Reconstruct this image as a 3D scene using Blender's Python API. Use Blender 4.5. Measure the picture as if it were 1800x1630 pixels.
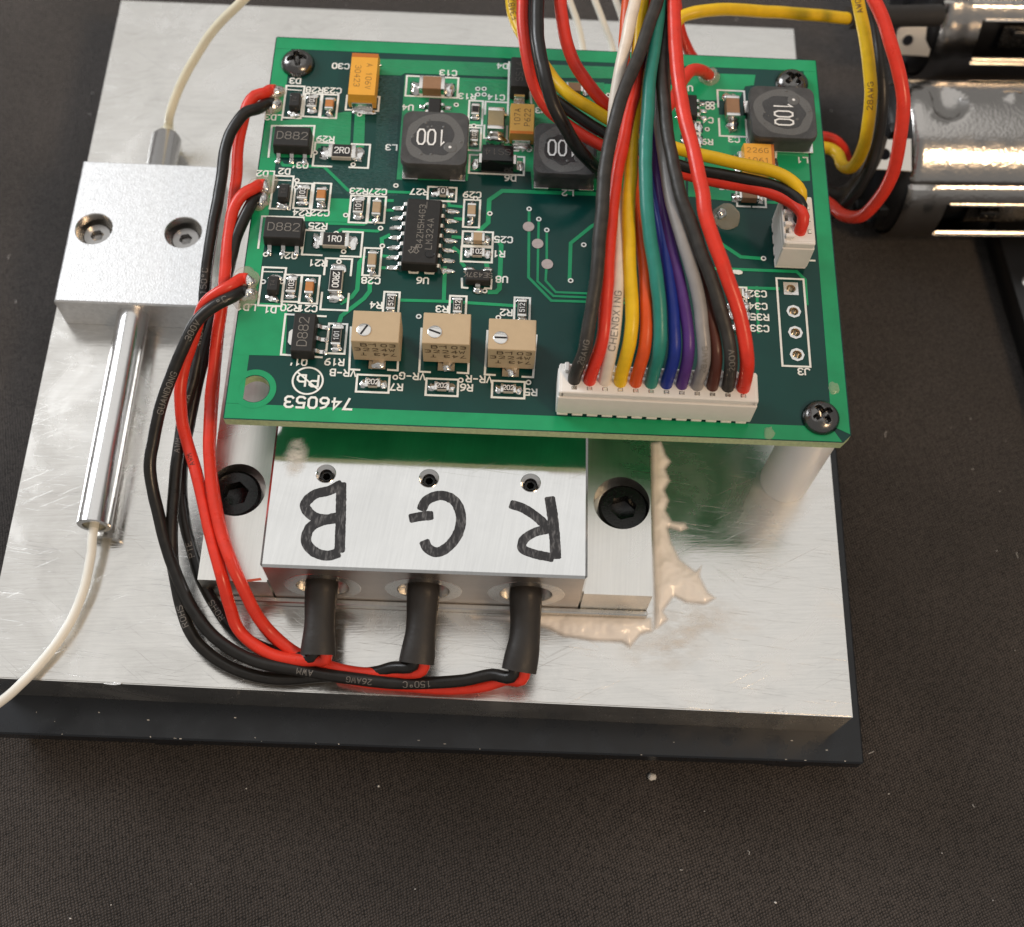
import bpy, bmesh, math, random
from mathutils import Matrix, Vector, noise as mnoise

# ------------------------------------------------------------------ units: 1 Blender unit = 1 mm
scene = bpy.context.scene
for o in list(bpy.data.objects):
    bpy.data.objects.remove(o)
scene.unit_settings.system = 'METRIC'
scene.unit_settings.scale_length = 0.001
COL = scene.collection
random.seed(7)

# ------------------------------------------------------------------ camera
cam_data = bpy.data.cameras.new('camera')
cam = bpy.data.objects.new('camera', cam_data)
COL.objects.link(cam)
cam.matrix_world = Matrix([[0.999154, -0.038343, -0.014856, 27.14], [0.028883, 0.911549, -0.410176, -53.5], [0.029269, 0.4094, 0.911886, 126.64]] + [[0, 0, 0, 1]])
cam_data.sensor_width = 36.0
cam_data.lens = 43.266
cam_data.clip_start = 1.0
cam_data.clip_end = 5000.0
cam_data.dof.use_dof = True
cam_data.dof.focus_distance = 127.0
cam_data.dof.aperture_fstop = 0.030          # ~0.7 mm aperture radius at this scale
cam_data.dof.aperture_blades = 0
scene.camera = cam

# ------------------------------------------------------------------ room light
world = bpy.data.worlds.new('World')
scene.world = world
world.use_nodes = True
wbg = world.node_tree.nodes['Background']
wbg.inputs['Color'].default_value = (1.0, 0.975, 0.94, 1)
wbg.inputs['Strength'].default_value = 0.34

def area(name, loc, target, size, power, color, size_y=None):
    d = bpy.data.lights.new(name, 'AREA')
    d.shape = 'RECTANGLE'
    d.size = size
    d.size_y = size_y or size
    d.energy = power
    d.color = color
    o = bpy.data.objects.new(name, d)
    COL.objects.link(o)
    o.location = loc
    o.rotation_euler = (Vector(target) - Vector(loc)).to_track_quat('-Z', 'Y').to_euler()
    return o

# added soft panel overhead, standing in for a ceiling so the plate reflects bright, a daylight window to the left and behind, a warm room lamp to the right
area('overhead_fill_panel', (0, 380, 650), (0, 380, 0), 720, 1.06e6, (1.0, 0.985, 0.96), 800)
area('window_light', (-620, 420, 430), (20, 20, 0), 360, 5.2e6, (0.93, 0.96, 1.0), 360)
area('room_lamp', (270, -210, 390), (30, 20, 0), 80, 9.5e5, (1.0, 0.70, 0.42))

scene.view_settings.view_transform = 'Standard'
scene.view_settings.look = 'None'
scene.view_settings.exposure = 0.0
scene.view_settings.gamma = 1.0
scene.render.engine = 'CYCLES'
scene.cycles.use_denoising = True
scene.cycles.max_bounces = 8
scene.cycles.caustics_reflective = True
scene.cycles.blur_glossy = 0.6
scene.cycles.caustics_refractive = False

# ------------------------------------------------------------------ materials
MATS = {}
def nd(nt, typ, **kw):
    n = nt.nodes.new(typ)
    for k, v in kw.items():
        if k in n.inputs:
            n.inputs[k].default_value = v
        else:
            setattr(n, k, v)
    return n

def mat(name, color, rough=0.5, metal=0.0, spec=0.5, coat=0.0, var=0.0, vscale=1.0, bump=0.0, bscale=4.0,
        rvar=0.0, rscale=1.0, stretch=None, sss=0.0, alpha=None, trans=0.0, bdetail=3.0, coat_rough=0.1, ior=1.45):
    """plain procedural material: colour variation, roughness variation and fine relief from noise in object space (mm)"""
    if name in MATS:
        return MATS[name]
    m = bpy.data.materials.new(name)
    m.use_nodes = True
    nt = m.node_tree
    b = nt.nodes['Principled BSDF']
    L = nt.links.new
    b.inputs['Base Color'].default_value = (*color, 1)
    b.inputs['Roughness'].default_value = rough
    b.inputs['Metallic'].default_value = metal
    b.inputs['Specular IOR Level'].default_value = spec
    b.inputs['IOR'].default_value = ior
    if coat:
        b.inputs['Coat Weight'].default_value = coat
        b.inputs['Coat Roughness'].default_value = coat_rough
    if sss:
        b.inputs['Subsurface Weight'].default_value = sss
        b.inputs['Subsurface Radius'].default_value = (0.8, 0.6, 0.5)
        b.inputs['Subsurface Scale'].default_value = 0.5
    if trans:
        b.inputs['Transmission Weight'].default_value = trans
    if alpha is not None:
        b.inputs['Alpha'].default_value = alpha
    tc = nt.nodes.new('ShaderNodeTexCoord')
    src = tc.outputs['Object']
    if stretch:
        mp = nt.nodes.new('ShaderNodeMapping')
        mp.inputs['Scale'].default_value = stretch
        L(src, mp.inputs['Vector'])
        src = mp.outputs['Vector']
    if var:
        n = nd(nt, 'ShaderNodeTexNoise', Scale=vscale, Detail=5.0)
        L(tc.outputs['Object'], n.inputs['Vector'])
        mr = nt.nodes.new('ShaderNodeMapRange')
        mr.inputs['To Min'].default_value = 1 - var
        mr.inputs['To Max'].default_value = 1 + var
        mr.inputs['From Min'].default_value = 0.25
        mr.inputs['From Max'].default_value = 0.75
        L(n.outputs['Fac'], mr.inputs['Value'])
        mx = nt.nodes.new('ShaderNodeVectorMath')
        mx.operation = 'SCALE'
        mx.inputs[0].default_value = color
        L(mr.outputs['Result'], mx.inputs['Scale'])
        L(mx.outputs['Vector'], b.inputs['Base Color'])
    if rvar:
        n = nd(nt, 'ShaderNodeTexNoise', Scale=rscale, Detail=5.0)
        L(src, n.inputs['Vector'])
        mr = nt.nodes.new('ShaderNodeMapRange')
        mr.inputs['From Min'].default_value = 0.3
        mr.inputs['From Max'].default_value = 0.7
        mr.inputs['To Min'].default_value = max(0.02, rough - rvar)
        mr.inputs['To Max'].default_value = rough + rvar
        L(n.outputs['Fac'], mr.inputs['Value'])
        L(mr.outputs['Result'], b.inputs['Roughness'])
    if bump:
        n = nd(nt, 'ShaderNodeTexNoise', Scale=bscale, Detail=bdetail)
        L(src, n.inputs['Vector'])
        bp = nt.nodes.new('ShaderNodeBump')
        bp.inputs['Strength'].default_value = 1.0
        bp.inputs['Distance'].default_value = bump
        L(n.outputs['Fac'], bp.inputs['Height'])
        L(bp.outputs['Normal'], b.inputs['Normal'])
    MATS[name] = m
    return m

def metal_sheet(name, color, rough, streak_rot, streak_amt, scratch_amt, smudge_amt, metallic=1.0, dirt=0.07):
    """machined aluminium: directional tool marks, random scratches, smudged patches"""
    m = bpy.data.materials.new(name)
    m.use_nodes = True
    nt = m.node_tree
    L = nt.links.new
    b = nt.nodes['Principled BSDF']
    b.inputs['Metallic'].default_value = metallic
    tc = nt.nodes.new('ShaderNodeTexCoord')
    def streaks(rot, sx, sy, sc, det=4.0):
        mp = nt.nodes.new('ShaderNodeMapping')
        mp.vector_type = 'TEXTURE'
        mp.inputs['Rotation'].default_value = (0, 0, math.radians(rot))
        mp.inputs['Scale'].default_value = (sx, sy, 1)
        L(tc.outputs['Object'], mp.inputs['Vector'])
        n = nd(nt, 'ShaderNodeTexNoise', Scale=sc, Detail=det)
        L(mp.outputs['Vector'], n.inputs['Vector'])
        return n.outputs['Fac']
    def mrange(v, a, bb, c, d):
        r = nt.nodes.new('ShaderNodeMapRange')
        for k, x in zip(('From Min', 'From Max', 'To Min', 'To Max'), (a, bb, c, d)):
            r.inputs[k].default_value = x
        L(v, r.inputs['Value'])
        return r.outputs['Result']
    def math2(op, a, bb):
        n = nt.nodes.new('ShaderNodeMath')
        n.operation = op
        for i, v in enumerate((a, bb)):
            if isinstance(v, (int, float)):
                n.inputs[i].default_value = v
            else:
                L(v, n.inputs[i])
        return n.outputs['Value']
    grain = streaks(streak_rot, 9, 0.35, 1.6)
    fine = streaks(streak_rot + 3, 4, 0.12, 1.2)
    s1 = mrange(streaks(28, 13, 0.12, 0.9, 2.0), 0.66, 0.75, 0, 1)
    s2 = mrange(streaks(-37, 9, 0.12, 0.8, 2.0), 0.67, 0.76, 0, 1)
    s3 = mrange(streaks(-6, 8, 0.10, 0.9, 2.0), 0.64, 0.73, 0, 1)
    scr = math2('MAXIMUM', math2('MAXIMUM', s1, s2), s3)
    smn = nd(nt, 'ShaderNodeTexNoise', Scale=0.09, Detail=6.0, Roughness=0.62, Distortion=0.8)
    L(tc.outputs['Object'], smn.inputs['Vector'])
    smudge = smn.outputs['Fac']
    h = math2('ADD', math2('MULTIPLY', grain, streak_amt), math2('MULTIPLY', scr, -scratch_amt))
    h = math2('ADD', h, math2('MULTIPLY', fine, streak_amt * 0.5))
    bp = nt.nodes.new('ShaderNodeBump')
    bp.inputs['Distance'].default_value = 1.0
    bp.inputs['Strength'].default_value = 1.0
    L(h, bp.inputs['Height'])
    L(bp.outputs['Normal'], b.inputs['Normal'])
    r = mrange(smudge, 0.32, 0.68, rough - smudge_amt, rough + smudge_amt)
    r = math2('ADD', r, math2('MULTIPLY', scr, 0.06))
    r = math2('MAXIMUM', r, 0.04)
    L(r, b.inputs['Roughness'])
    v = nt.nodes.new('ShaderNodeVectorMath')
    v.operation = 'SCALE'
    v.inputs[0].default_value = color
    L(math2('ADD', mrange(smudge, 0.3, 0.7, 0.97 - dirt, 1.03), mrange(grain, 0.3, 0.7, -0.04, 0.03)), v.inputs['Scale'])
    L(v.outputs['Vector'], b.inputs['Base Color'])
    MATS[name] = m
    return m

def cloth_material():
    m = bpy.data.materials.new('black_cloth')
    m.use_nodes = True
    nt = m.node_tree
    L = nt.links.new
    b = nt.nodes['Principled BSDF']
    b.inputs['Roughness'].default_value = 0.9
    b.inputs['Specular IOR Level'].default_value = 0.2
    b.inputs['Sheen Weight'].default_value = 0.25
    b.inputs['Sheen Roughness'].default_value = 0.5
    tc = nt.nodes.new('ShaderNodeTexCoord')
    wn = nd(nt, 'ShaderNodeTexNoise', Scale=0.05, Detail=2.0)
    L(tc.outputs['Object'], wn.inputs['Vector'])
    ws = nt.nodes.new('ShaderNodeVectorMath'); ws.operation = 'SCALE'; ws.inputs['Scale'].default_value = 2.5
    L(wn.outputs['Color'], ws.inputs[0])
    wa = nt.nodes.new('ShaderNodeVectorMath'); wa.operation = 'ADD'
    L(tc.outputs['Object'], wa.inputs[0]); L(ws.outputs['Vector'], wa.inputs[1])
    def wave(rot, period, dist):
        mp = nt.nodes.new('ShaderNodeMapping')
        mp.inputs['Rotation'].default_value = (0, 0, math.radians(rot))
        L(wa.outputs['Vector'], mp.inputs['Vector'])
        w = nd(nt, 'ShaderNodeTexWave', Scale=0.314 / period, Distortion=dist, Detail=2.0)
        w.inputs['Detail Scale'].default_value = 2.0
        L(mp.outputs['Vector'], w.inputs['Vector'])
        return w.outputs['Fac']
    w1 = wave(-14, 0.32, 3.0)
    w2 = wave(62, 0.30, 3.5)
    mul = nt.nodes.new('ShaderNodeMath'); mul.operation = 'MULTIPLY'
    L(w1, mul.inputs[0]); L(w2, mul.inputs[1])
    fz = nd(nt, 'ShaderNodeTexNoise', Scale=2.2, Detail=6.0, Roughness=0.7)
    L(tc.outputs['Object'], fz.inputs['Vector'])
    add = nt.nodes.new('ShaderNodeMath'); add.operation = 'ADD'
    L(mul.outputs['Value'], add.inputs[0]); L(fz.outputs['Fac'], add.inputs[1])
    big = nd(nt, 'ShaderNodeTexNoise', Scale=0.035, Detail=4.0)
    L(tc.outputs['Object'], big.inputs['Vector'])
    cr = nt.nodes.new('ShaderNodeValToRGB')
    cr.color_ramp.elements[0].position = 0.42
    cr.color_ramp.elements[0].color = (0.0095, 0.0084, 0.0078, 1)
    cr.color_ramp.elements[1].position = 1.15
    cr.color_ramp.elements[1].color = (0.080, 0.068, 0.062, 1)
    L(add.outputs['Value'], cr.inputs['Fac'])
    mr = nt.nodes.new('ShaderNodeMapRange')
    for k, x in zip(('From Min', 'From Max', 'To Min', 'To Max'), (0.3, 0.7, 0.72, 1.3)):
        mr.inputs[k].default_value = x
    L(big.outputs['Fac'], mr.inputs['Value'])
    sc = nt.nodes.new('ShaderNodeVectorMath'); sc.operation = 'SCALE'
    L(cr.outputs['Color'], sc.inputs[0]); L(mr.outputs['Result'], sc.inputs['Scale'])
    L(sc.outputs['Vector'], b.inputs['Base Color'])
    bp = nt.nodes.new('ShaderNodeBump')
    bp.inputs['Distance'].default_value = 0.10
    bp.inputs['Strength'].default_value = 0.9
    L(add.outputs['Value'], bp.inputs['Height'])
    L(bp.outputs['Normal'], b.inputs['Normal'])
    MATS['cloth'] = m

cloth_material()
metal_sheet('plate_alu', (0.79, 0.775, 0.745), 0.22, 4, 0.007, 0.0055, 0.13, 0.94, 0.20)
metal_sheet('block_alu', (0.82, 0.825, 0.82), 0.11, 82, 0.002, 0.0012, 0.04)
metal_sheet('flange_alu', (0.78, 0.765, 0.73), 0.30, 88, 0.004, 0.0015, 0.06)
metal_sheet('front_alu_dim_reflection', (0.64, 0.59, 0.55), 0.30, 2, 0.004, 0.001, 0.06)  # dim warm reflection of the surroundings painted into the front face's base colour

def patchy(name, color, thin, rough, scale, stretch, lo, hi, alpha_lo=1.0):
    """ink or paste film: thick where the noise is low, worn thin where it is high"""
    m = bpy.data.materials.new(name)
    m.use_nodes = True
    nt = m.node_tree
    L = nt.links.new
    b = nt.nodes['Principled BSDF']
    tc = nt.nodes.new('ShaderNodeTexCoord')
    mp = nt.nodes.new('ShaderNodeMapping')
    mp.inputs['Scale'].default_value = stretch
    mp.inputs['Rotation'].default_value = (0, 0, 0.5)
    L(tc.outputs['Object'], mp.inputs['Vector'])
    n = nd(nt, 'ShaderNodeTexNoise', Scale=scale, Detail=6.0, Roughness=0.65)
    L(mp.outputs['Vector'], n.inputs['Vector'])
    cr = nt.nodes.new('ShaderNodeValToRGB')
    cr.color_ramp.elements[0].position = lo
    cr.color_ramp.elements[0].color = (*color, 1)
    cr.color_ramp.elements[1].position = hi
    cr.color_ramp.elements[1].color = (*thin, 1)
    L(n.outputs['Fac'], cr.inputs['Fac'])
    L(cr.outputs['Color'], b.inputs['Base Color'])
    b.inputs['Roughness'].default_value = rough
    if alpha_lo < 1:
        mr = nt.nodes.new('ShaderNodeMapRange')
        for k, x in zip(('From Min', 'From Max', 'To Min', 'To Max'), (lo, hi, 1.0, alpha_lo)):
            mr.inputs[k].default_value = x
        L(n.outputs['Fac'], mr.inputs['Value'])
        at = nt.nodes.new('ShaderNodeAttribute')
        at.attribute_name = 'thickness'
        mu = nt.nodes.new('ShaderNodeMath')
        mu.operation = 'MULTIPLY'
        L(mr.outputs['Result'], mu.inputs[0])
        L(at.outputs['Fac'], mu.inputs[1])
        L(mu.outputs['Value'], b.inputs['Alpha'])
    MATS[name] = m
patchy('marker_ink', (0.014, 0.013, 0.015), (0.16, 0.16, 0.165), 0.28, 1.7, (2.2, 0.6, 1), 0.50, 0.72)
patchy('paste_thick', (0.92, 0.865, 0.81), (0.91, 0.845, 0.79), 0.26, 0.8, (1, 1, 1), 0.35, 0.7, 0.999)
patchy('paste_film', (0.92, 0.88, 0.84), (0.90, 0.86, 0.82), 0.45, 0.30, (0.8, 1.8, 1), 0.30, 0.62, 0.0)
mat('clamp_alu', (0.78, 0.785, 0.79), 0.40, 0.9, var=0.10, vscale=2.2, bump=0.035, bscale=5.0, rvar=0.08, rscale=1.2)
mat('black_anodised', (0.009, 0.011, 0.015), 0.30, spec=0.5, rvar=0.08, rscale=0.4, bump=0.004, bscale=3)
mat('steel', (0.70, 0.69, 0.68), 0.21, 1.0, rvar=0.04, rscale=0.6, stretch=(1, 1, 6), bump=0.002, bscale=6)
mat('black_oxide', (0.006, 0.006, 0.0065), 0.24, 0.0, spec=0.45, rvar=0.07, rscale=3, bump=0.01, bscale=5)
mat('black_nickel', (0.16, 0.155, 0.15), 0.24, 1.0, rvar=0.08, rscale=2.5, bump=0.02, bscale=2.5)
mat('screw_steel', (0.38, 0.37, 0.36), 0.3, 1.0, bump=0.01, bscale=4)
mat('dark_hole', (0.008, 0.007, 0.007), 0.6)
mat('mask_dark', (0.005, 0.050, 0.043), 0.16, spec=0.32, var=0.12, vscale=0.2, bump=0.004, bscale=1.5, rvar=0.06, rscale=0.5)
mat('mask_copper', (0.013, 0.31, 0.125), 0.20, spec=0.35, var=0.12, vscale=0.35, bump=0.008, bscale=1.6, rvar=0.06, rscale=0.6)
mat('mask_rough', (0.008, 0.060, 0.053), 0.24, spec=0.6, var=0.15, vscale=0.5, bump=0.20, bscale=1.7, stretch=(0.9, 2.4, 1), bdetail=2)
mat('mask_copper_rough', (0.012, 0.265, 0.105), 0.28, spec=0.6, var=0.10, vscale=0.5, bump=0.09, bscale=1.5, stretch=(0.8, 2.2, 1), bdetail=2)
mat('board_edge', (0.42, 0.52, 0.29), 0.55, var=0.2, vscale=2.5, bump=0.05, bscale=5)
mat('board_under', (0.015, 0.34, 0.125), 0.4, spec=0.5, var=0.2, vscale=0.2)
mat('silkscreen', (0.82, 0.84, 0.80), 0.55, var=0.06, vscale=3)
mat('solder', (0.80, 0.79, 0.77), 0.15, 1.0, bump=0.09, bscale=3.2, rvar=0.08, rscale=3)
mat('solder_smooth', (0.82, 0.81, 0.80), 0.16, 1.0)
mat('tinned', (0.78, 0.76, 0.73), 0.22, 1.0, bump=0.02, bscale=5)
mat('pad_copper', (0.52, 0.44, 0.42), 0.4, 0.8, var=0.1, vscale=3)
mat('gold_lead', (0.78, 0.68, 0.55), 0.25, 1.0, bump=0.02, bscale=5)
mat('flux', (0.55, 0.50, 0.40), 0.18, spec=0.5, alpha=0.38, bump=0.06, bscale=2.5)
mat('epoxy', (0.020, 0.019, 0.018), 0.55, spec=0.4, bump=0.015, bscale=9, var=0.15, vscale=2)
mat('epoxy_gloss', (0.010, 0.010, 0.010), 0.12, spec=0.5, bump=0.01, bscale=2)
mat('ferrite', (0.060, 0.060, 0.060), 0.42, spec=0.45, bump=0.03, bscale=2.2, var=0.3, vscale=0.7, rvar=0.15, rscale=0.6)
mat('lacquer', (0.045, 0.045, 0.046), 0.22, spec=0.5, bump=0.06, bscale=1.6, var=0.1, vscale=1.0, rvar=0.1, rscale=1.4)
mat('lacquer_pale', (0.115, 0.115, 0.112), 0.3, spec=0.5, bump=0.05, bscale=1.2, rvar=0.1, rscale=1.5)
mat('print_white', (0.80, 0.80, 0.78), 0.5)
mat('print_grey', (0.20, 0.185, 0.165), 0.6)
mat('print_faint', (0.17, 0.16, 0.15), 0.6)
mat('print_dim', (0.075, 0.068, 0.062), 0.6)
mat('print_brown', (0.22, 0.12, 0.03), 0.6)
mat('print_tan', (0.085, 0.055, 0.028), 0.7)
mat('print_black', (0.03, 0.025, 0.015), 0.6)
mat('tantalum', (0.80, 0.39, 0.045), 0.38, spec=0.45, var=0.05, vscale=0.8)
mat('tantalum_dull', (0.58, 0.33, 0.075), 0.42, var=0.05, vscale=0.8)
mat('tantalum_band', (0.50, 0.145, 0.016), 0.4)
mat('ceramic_brown', (0.30, 0.165, 0.085), 0.42, var=0.08, vscale=2)
mat('ceramic_orange', (0.50, 0.20, 0.055), 0.42, var=0.08, vscale=2)
mat('ceramic_tan', (0.42, 0.30, 0.18), 0.42, var=0.08, vscale=2)
mat('ceramic_olive', (0.30, 0.24, 0.13), 0.42, var=0.08, vscale=2)
mat('ceramic_white', (0.55, 0.52, 0.46), 0.5, var=0.08, vscale=3)
mat('film_black', (0.012, 0.011, 0.010), 0.38)
mat('trimmer_tan', (0.52, 0.40, 0.255), 0.55, spec=0.35, var=0.05, vscale=0.7, bump=0.012, bscale=6)
mat('nylon', (0.82, 0.79, 0.75), 0.38, var=0.03, vscale=1.0, bump=0.008, bscale=2)
mat('nylon_rod', (0.92, 0.92, 0.92), 0.30, sss=0.3, bump=0.006, bscale=1)
mat('fibre_white', (0.82, 0.80, 0.73), 0.4, var=0.05, vscale=0.3)
mat('fibre_cream', (0.82, 0.76, 0.58), 0.4, var=0.06, vscale=0.3)
mat('glue_clear', (0.75, 0.72, 0.55), 0.1, spec=0.5, alpha=0.25)
mat('shrink_tube', (0.026, 0.023, 0.021), 0.48, spec=0.45, bump=0.05, bscale=0.9, rvar=0.1, rscale=1)
mat('motor_can', (0.43, 0.41, 0.39), 0.19, 1.0, bump=0.030, bscale=2.2, bdetail=2, rvar=0.04, rscale=0.6)
mat('motor_lip', (0.70, 0.69, 0.67), 0.2, 1.0)
mat('black_plastic', (0.010, 0.010, 0.011), 0.3, spec=0.5, bump=0.02, bscale=0.8)
mat('tab_metal', (0.72, 0.70, 0.66), 0.35, 1.0, bump=0.01, bscale=2)
mat('dust', (0.65, 0.63, 0.60), 0.9)
mat('red_trace_ink', (0.55, 0.10, 0.05), 0.5)

def wire_mat(name, c, rough=0.36, dust=0.1):
    return mat('wire_' + name, c, rough, spec=0.45, var=dust, vscale=0.9, bump=0.012, bscale=1.4, rvar=0.08, rscale=1.0)
wire_mat('red', (0.70, 0.040, 0.020), 0.32)
wire_mat('black', (0.014, 0.013, 0.012), 0.34, 0.3)
wire_mat('dusty_black', (0.032, 0.029, 0.026), 0.48, 0.4)
wire_mat('yellow', (0.80, 0.50, 0.012))
wire_mat('orange', (0.68, 0.085, 0.014))
wire_mat('white', (0.76, 0.66, 0.56))
wire_mat('green', (0.022, 0.21, 0.165))
wire_mat('blue', (0.012, 0.03, 0.25))
wire_mat('purple', (0.085, 0.03, 0.19))
wire_mat('grey', (0.27, 0.255, 0.25))
wire_mat('brown', (0.085, 0.024, 0.016))

# ------------------------------------------------------------------ mesh building
WM = {}          # object name -> world matrix

class MB:
    def __init__(s):
        s.v, s.f = [], []
    def add(s, vs, fs):
        b = len(s.v)
        s.v += [tuple(v) for v in vs]
        s.f += [tuple(i + b for i in f) for f in fs]
        return s
    def box(s, cx, cy, cz, sx, sy, sz):
        vs = [(cx + a * sx / 2, cy + b * sy / 2, cz + c * sz / 2) for c in (-1, 1) for b in (-1, 1) for a in (-1, 1)]
        return s.add(vs, [(0, 2, 3, 1), (4, 5, 7, 6), (0, 1, 5, 4), (2, 6, 7, 3), (0, 4, 6, 2), (1, 3, 7, 5)])
    def rbox(s, cx, cy, cz, sx, sy, sz, bev, seg=2, only_top=False, taper=0.0):
        bm = bmesh.new()
        bmesh.ops.create_cube(bm, size=1.0)
        for v in bm.verts:
            k = 1.0 - taper if v.co.z > 0 else 1.0
            v.co = (v.co.x * sx * k, v.co.y * sy * k, v.co.z * sz)
        bmesh.ops.bevel(bm, geom=list(bm.edges), offset=bev, segments=seg, affect='EDGES', profile=0.6)
        s._bm(bm, (cx, cy, cz))
        return s
    def _bm(s, bm, off=(0, 0, 0)):
        bm.verts.index_update()
        s.add([(v.co.x + off[0], v.co.y + off[1], v.co.z + off[2]) for v in bm.verts],
              [tuple(v.index for v in f.verts) for f in bm.faces])
        bm.free()
    def prism(s, poly, z0, z1, bottom=True):
        a = sum(poly[i][0] * poly[(i + 1) % len(poly)][1] - poly[(i + 1) % len(poly)][0] * poly[i][1] for i in range(len(poly)))
        if a < 0:
            poly = poly[::-1]
        n = len(poly)
        vs = [(x, y, z0) for x, y in poly] + [(x, y, z1) for x, y in poly]
        fs = [(i, (i + 1) % n, n + (i + 1) % n, n + i) for i in range(n)] + [tuple(range(n, 2 * n))]
        if bottom:
            fs.append(tuple(range(n - 1, -1, -1)))
        return s.add(vs, fs)
    def lathe(s, prof, n=24, axis='z', off=(0, 0, 0), close=False):
        """prof: (r, h) points; r=0 allowed at the ends"""
        vs, fs, rings = [], [], []
        for r, h in prof:
            if r < 1e-6:
                rings.append([len(vs)])
                vs.append((0, 0, h))
            else:
                rings.append(list(range(len(vs), len(vs) + n)))
                vs += [(r * math.cos(2 * math.pi * i / n), r * math.sin(2 * math.pi * i / n), h) for i in range(n)]
        for a, b in zip(rings, rings[1:]):
            for i in range(n):
                j = (i + 1) % n
                if len(a) == 1 and len(b) == 1:
                    continue
                if len(a) == 1:
                    fs.append((a[0], b[j], b[i]))
                elif len(b) == 1:
                    fs.append((a[i], a[j], b[0]))
                else:
                    fs.append((a[i], a[j], b[j], b[i]))
        if axis == 'x':
            vs = [(h, x, y) for x, y, h in vs]
        elif axis == 'y':
            vs = [(y, h, x) for x, y, h in vs]
        vs = [(x + off[0], y + off[1], z + off[2]) for x, y, z in vs]
        return s.add(vs, fs)
    def tube(s, pts, r, n=12, cap=True, squash=None):
        """round tube through points; r is a number or a list"""
        pts = [Vector(p) for p in pts]
        T = []
        for i in range(len(pts)):
            a, b = pts[max(0, i - 1)], pts[min(len(pts) - 1, i + 1)]
            T.append((b - a).normalized())
        up = Vector((0, 0, 1))
        if abs(T[0].dot(up)) > 0.95:
            up = Vector((0, 1, 0))
        N = (up - T[0] * up.dot(T[0])).normalized()
        vs, fs = [], []
        for i, p in enumerate(pts):
            N = (N - T[i] * N.dot(T[i])).normalized()
            Bn = T[i].cross(N)
            rr = r[i] if isinstance(r, (list, tuple)) else r
            for k in range(n):
                a = 2 * math.pi * k / n
                vs.append(p + N * math.cos(a) * rr + Bn * math.sin(a) * rr)
        for i in range(len(pts) - 1):
            for k in range(n):
                k2 = (k + 1) % n
                fs.append((i * n + k, i * n + k2, (i + 1) * n + k2, (i + 1) * n + k))
        if cap:
            fs.append(tuple(range(n - 1, -1, -1)))
            fs.append(tuple(range((len(pts) - 1) * n, len(pts) * n)))
        return s.add(vs, fs)
    def stroke(s, line, w, z, closed=False, xf=None):
        """flat ribbon with mitred corners along a 2D polyline at height z"""
        P = [Vector((a, b)) for a, b in line]
        n = len(P)
        Lf, Rt = [], []
        for i in range(n):
            if closed:
                a, b = P[i - 1], P[(i + 1) % n]
            else:
                a, b = P[max(0, i - 1)], P[min(n - 1, i + 1)]
            d1 = (P[i] - a); d2 = (b - P[i])
            d1 = d1.normalized() if d1.length > 1e-6 else d2.normalized()
            d2 = d2.normalized() if d2.length > 1e-6 else d1
            n1, n2 = Vector((-d1.y, d1.x)), Vector((-d2.y, d2.x))
            m = n1 + n2
            m = m.normalized() if m.length > 0.2 else n1
            k = (w / 2) / max(0.5, m.dot(n1))
            q = P[i]
            if not closed and i == 0:
                q = q - d2 * w * 0.35
            if not closed and i == n - 1:
                q = q + d1 * w * 0.35
            Lf.append(q + m * k); Rt.append(q - m * k)
        vs = [(p.x, p.y, z + 0.0006 * i) for i, p in enumerate(Lf)] + [(p.x, p.y, z + 0.0006 * i) for i, p in enumerate(Rt)]   # never coplanar with itself
        rng = range(n) if closed else range(n - 1)
        fs = [(n + i, n + (i + 1) % n, (i + 1) % n, i) for i in rng]
        if xf:
            vs = [xf(*v) for v in vs]
        return s.add(vs, fs)
    def mesh(s, name, material, smooth=False):
        me = bpy.data.meshes.new(name)
        me.from_pydata(s.v, [], s.f)
        me.validate()
        if material:
            me.materials.append(MATS[material])
        if smooth:
            shade(me, smooth)
        me.update()
        return me

def shade(me, angle=40):
    for p in me.polygons:
        p.use_smooth = True
    bm = bmesh.new()
    bm.from_mesh(me)
    lim = math.radians(angle if angle is not True else 40)
    for e in bm.edges:
        if len(e.link_faces) == 2 and e.calc_face_angle(0) > lim:
            e.smooth = False
    bm.to_mesh(me)
    bm.free()

def T(x=0, y=0, z=0, rz=0, rx=0, ry=0):
    return (Matrix.Translation((x, y, z)) @ Matrix.Rotation(math.radians(rz), 4, 'Z')
            @ Matrix.Rotation(math.radians(ry), 4, 'Y') @ Matrix.Rotation(math.radians(rx), 4, 'X'))

def place(o, parent, M):
    COL.objects.link(o)
    if parent is not None:
        o.parent = parent
        o.matrix_local = WM[parent.name].inverted() @ M
    else:
        o.matrix_world = M
        o.matrix_basis = M
    WM[o.name] = M
    return o

def obj(name, shape, material=None, parent=None, M=None, smooth=False):
    """one mesh object; shape is an MB or a shared mesh; M is its world matrix"""
    me = shape.mesh(name, material, smooth) if isinstance(shape, MB) else shape
    return place(bpy.data.objects.new(name, me), parent, M if M is not None else Matrix())

def tag(o, label=None, cat=None, group=None, kind=None):
    for k, v in (('label', label), ('category', cat), ('group', group), ('kind', kind)):
        if v:
            o[k] = v
    return o

def thing(name, label, cat, M=None, group=None):
    o = bpy.data.objects.new(name, None)
    o.empty_display_size = 1.0
    place(o, None, M if M is not None else Matrix())
    return tag(o, label, cat, group)

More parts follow.
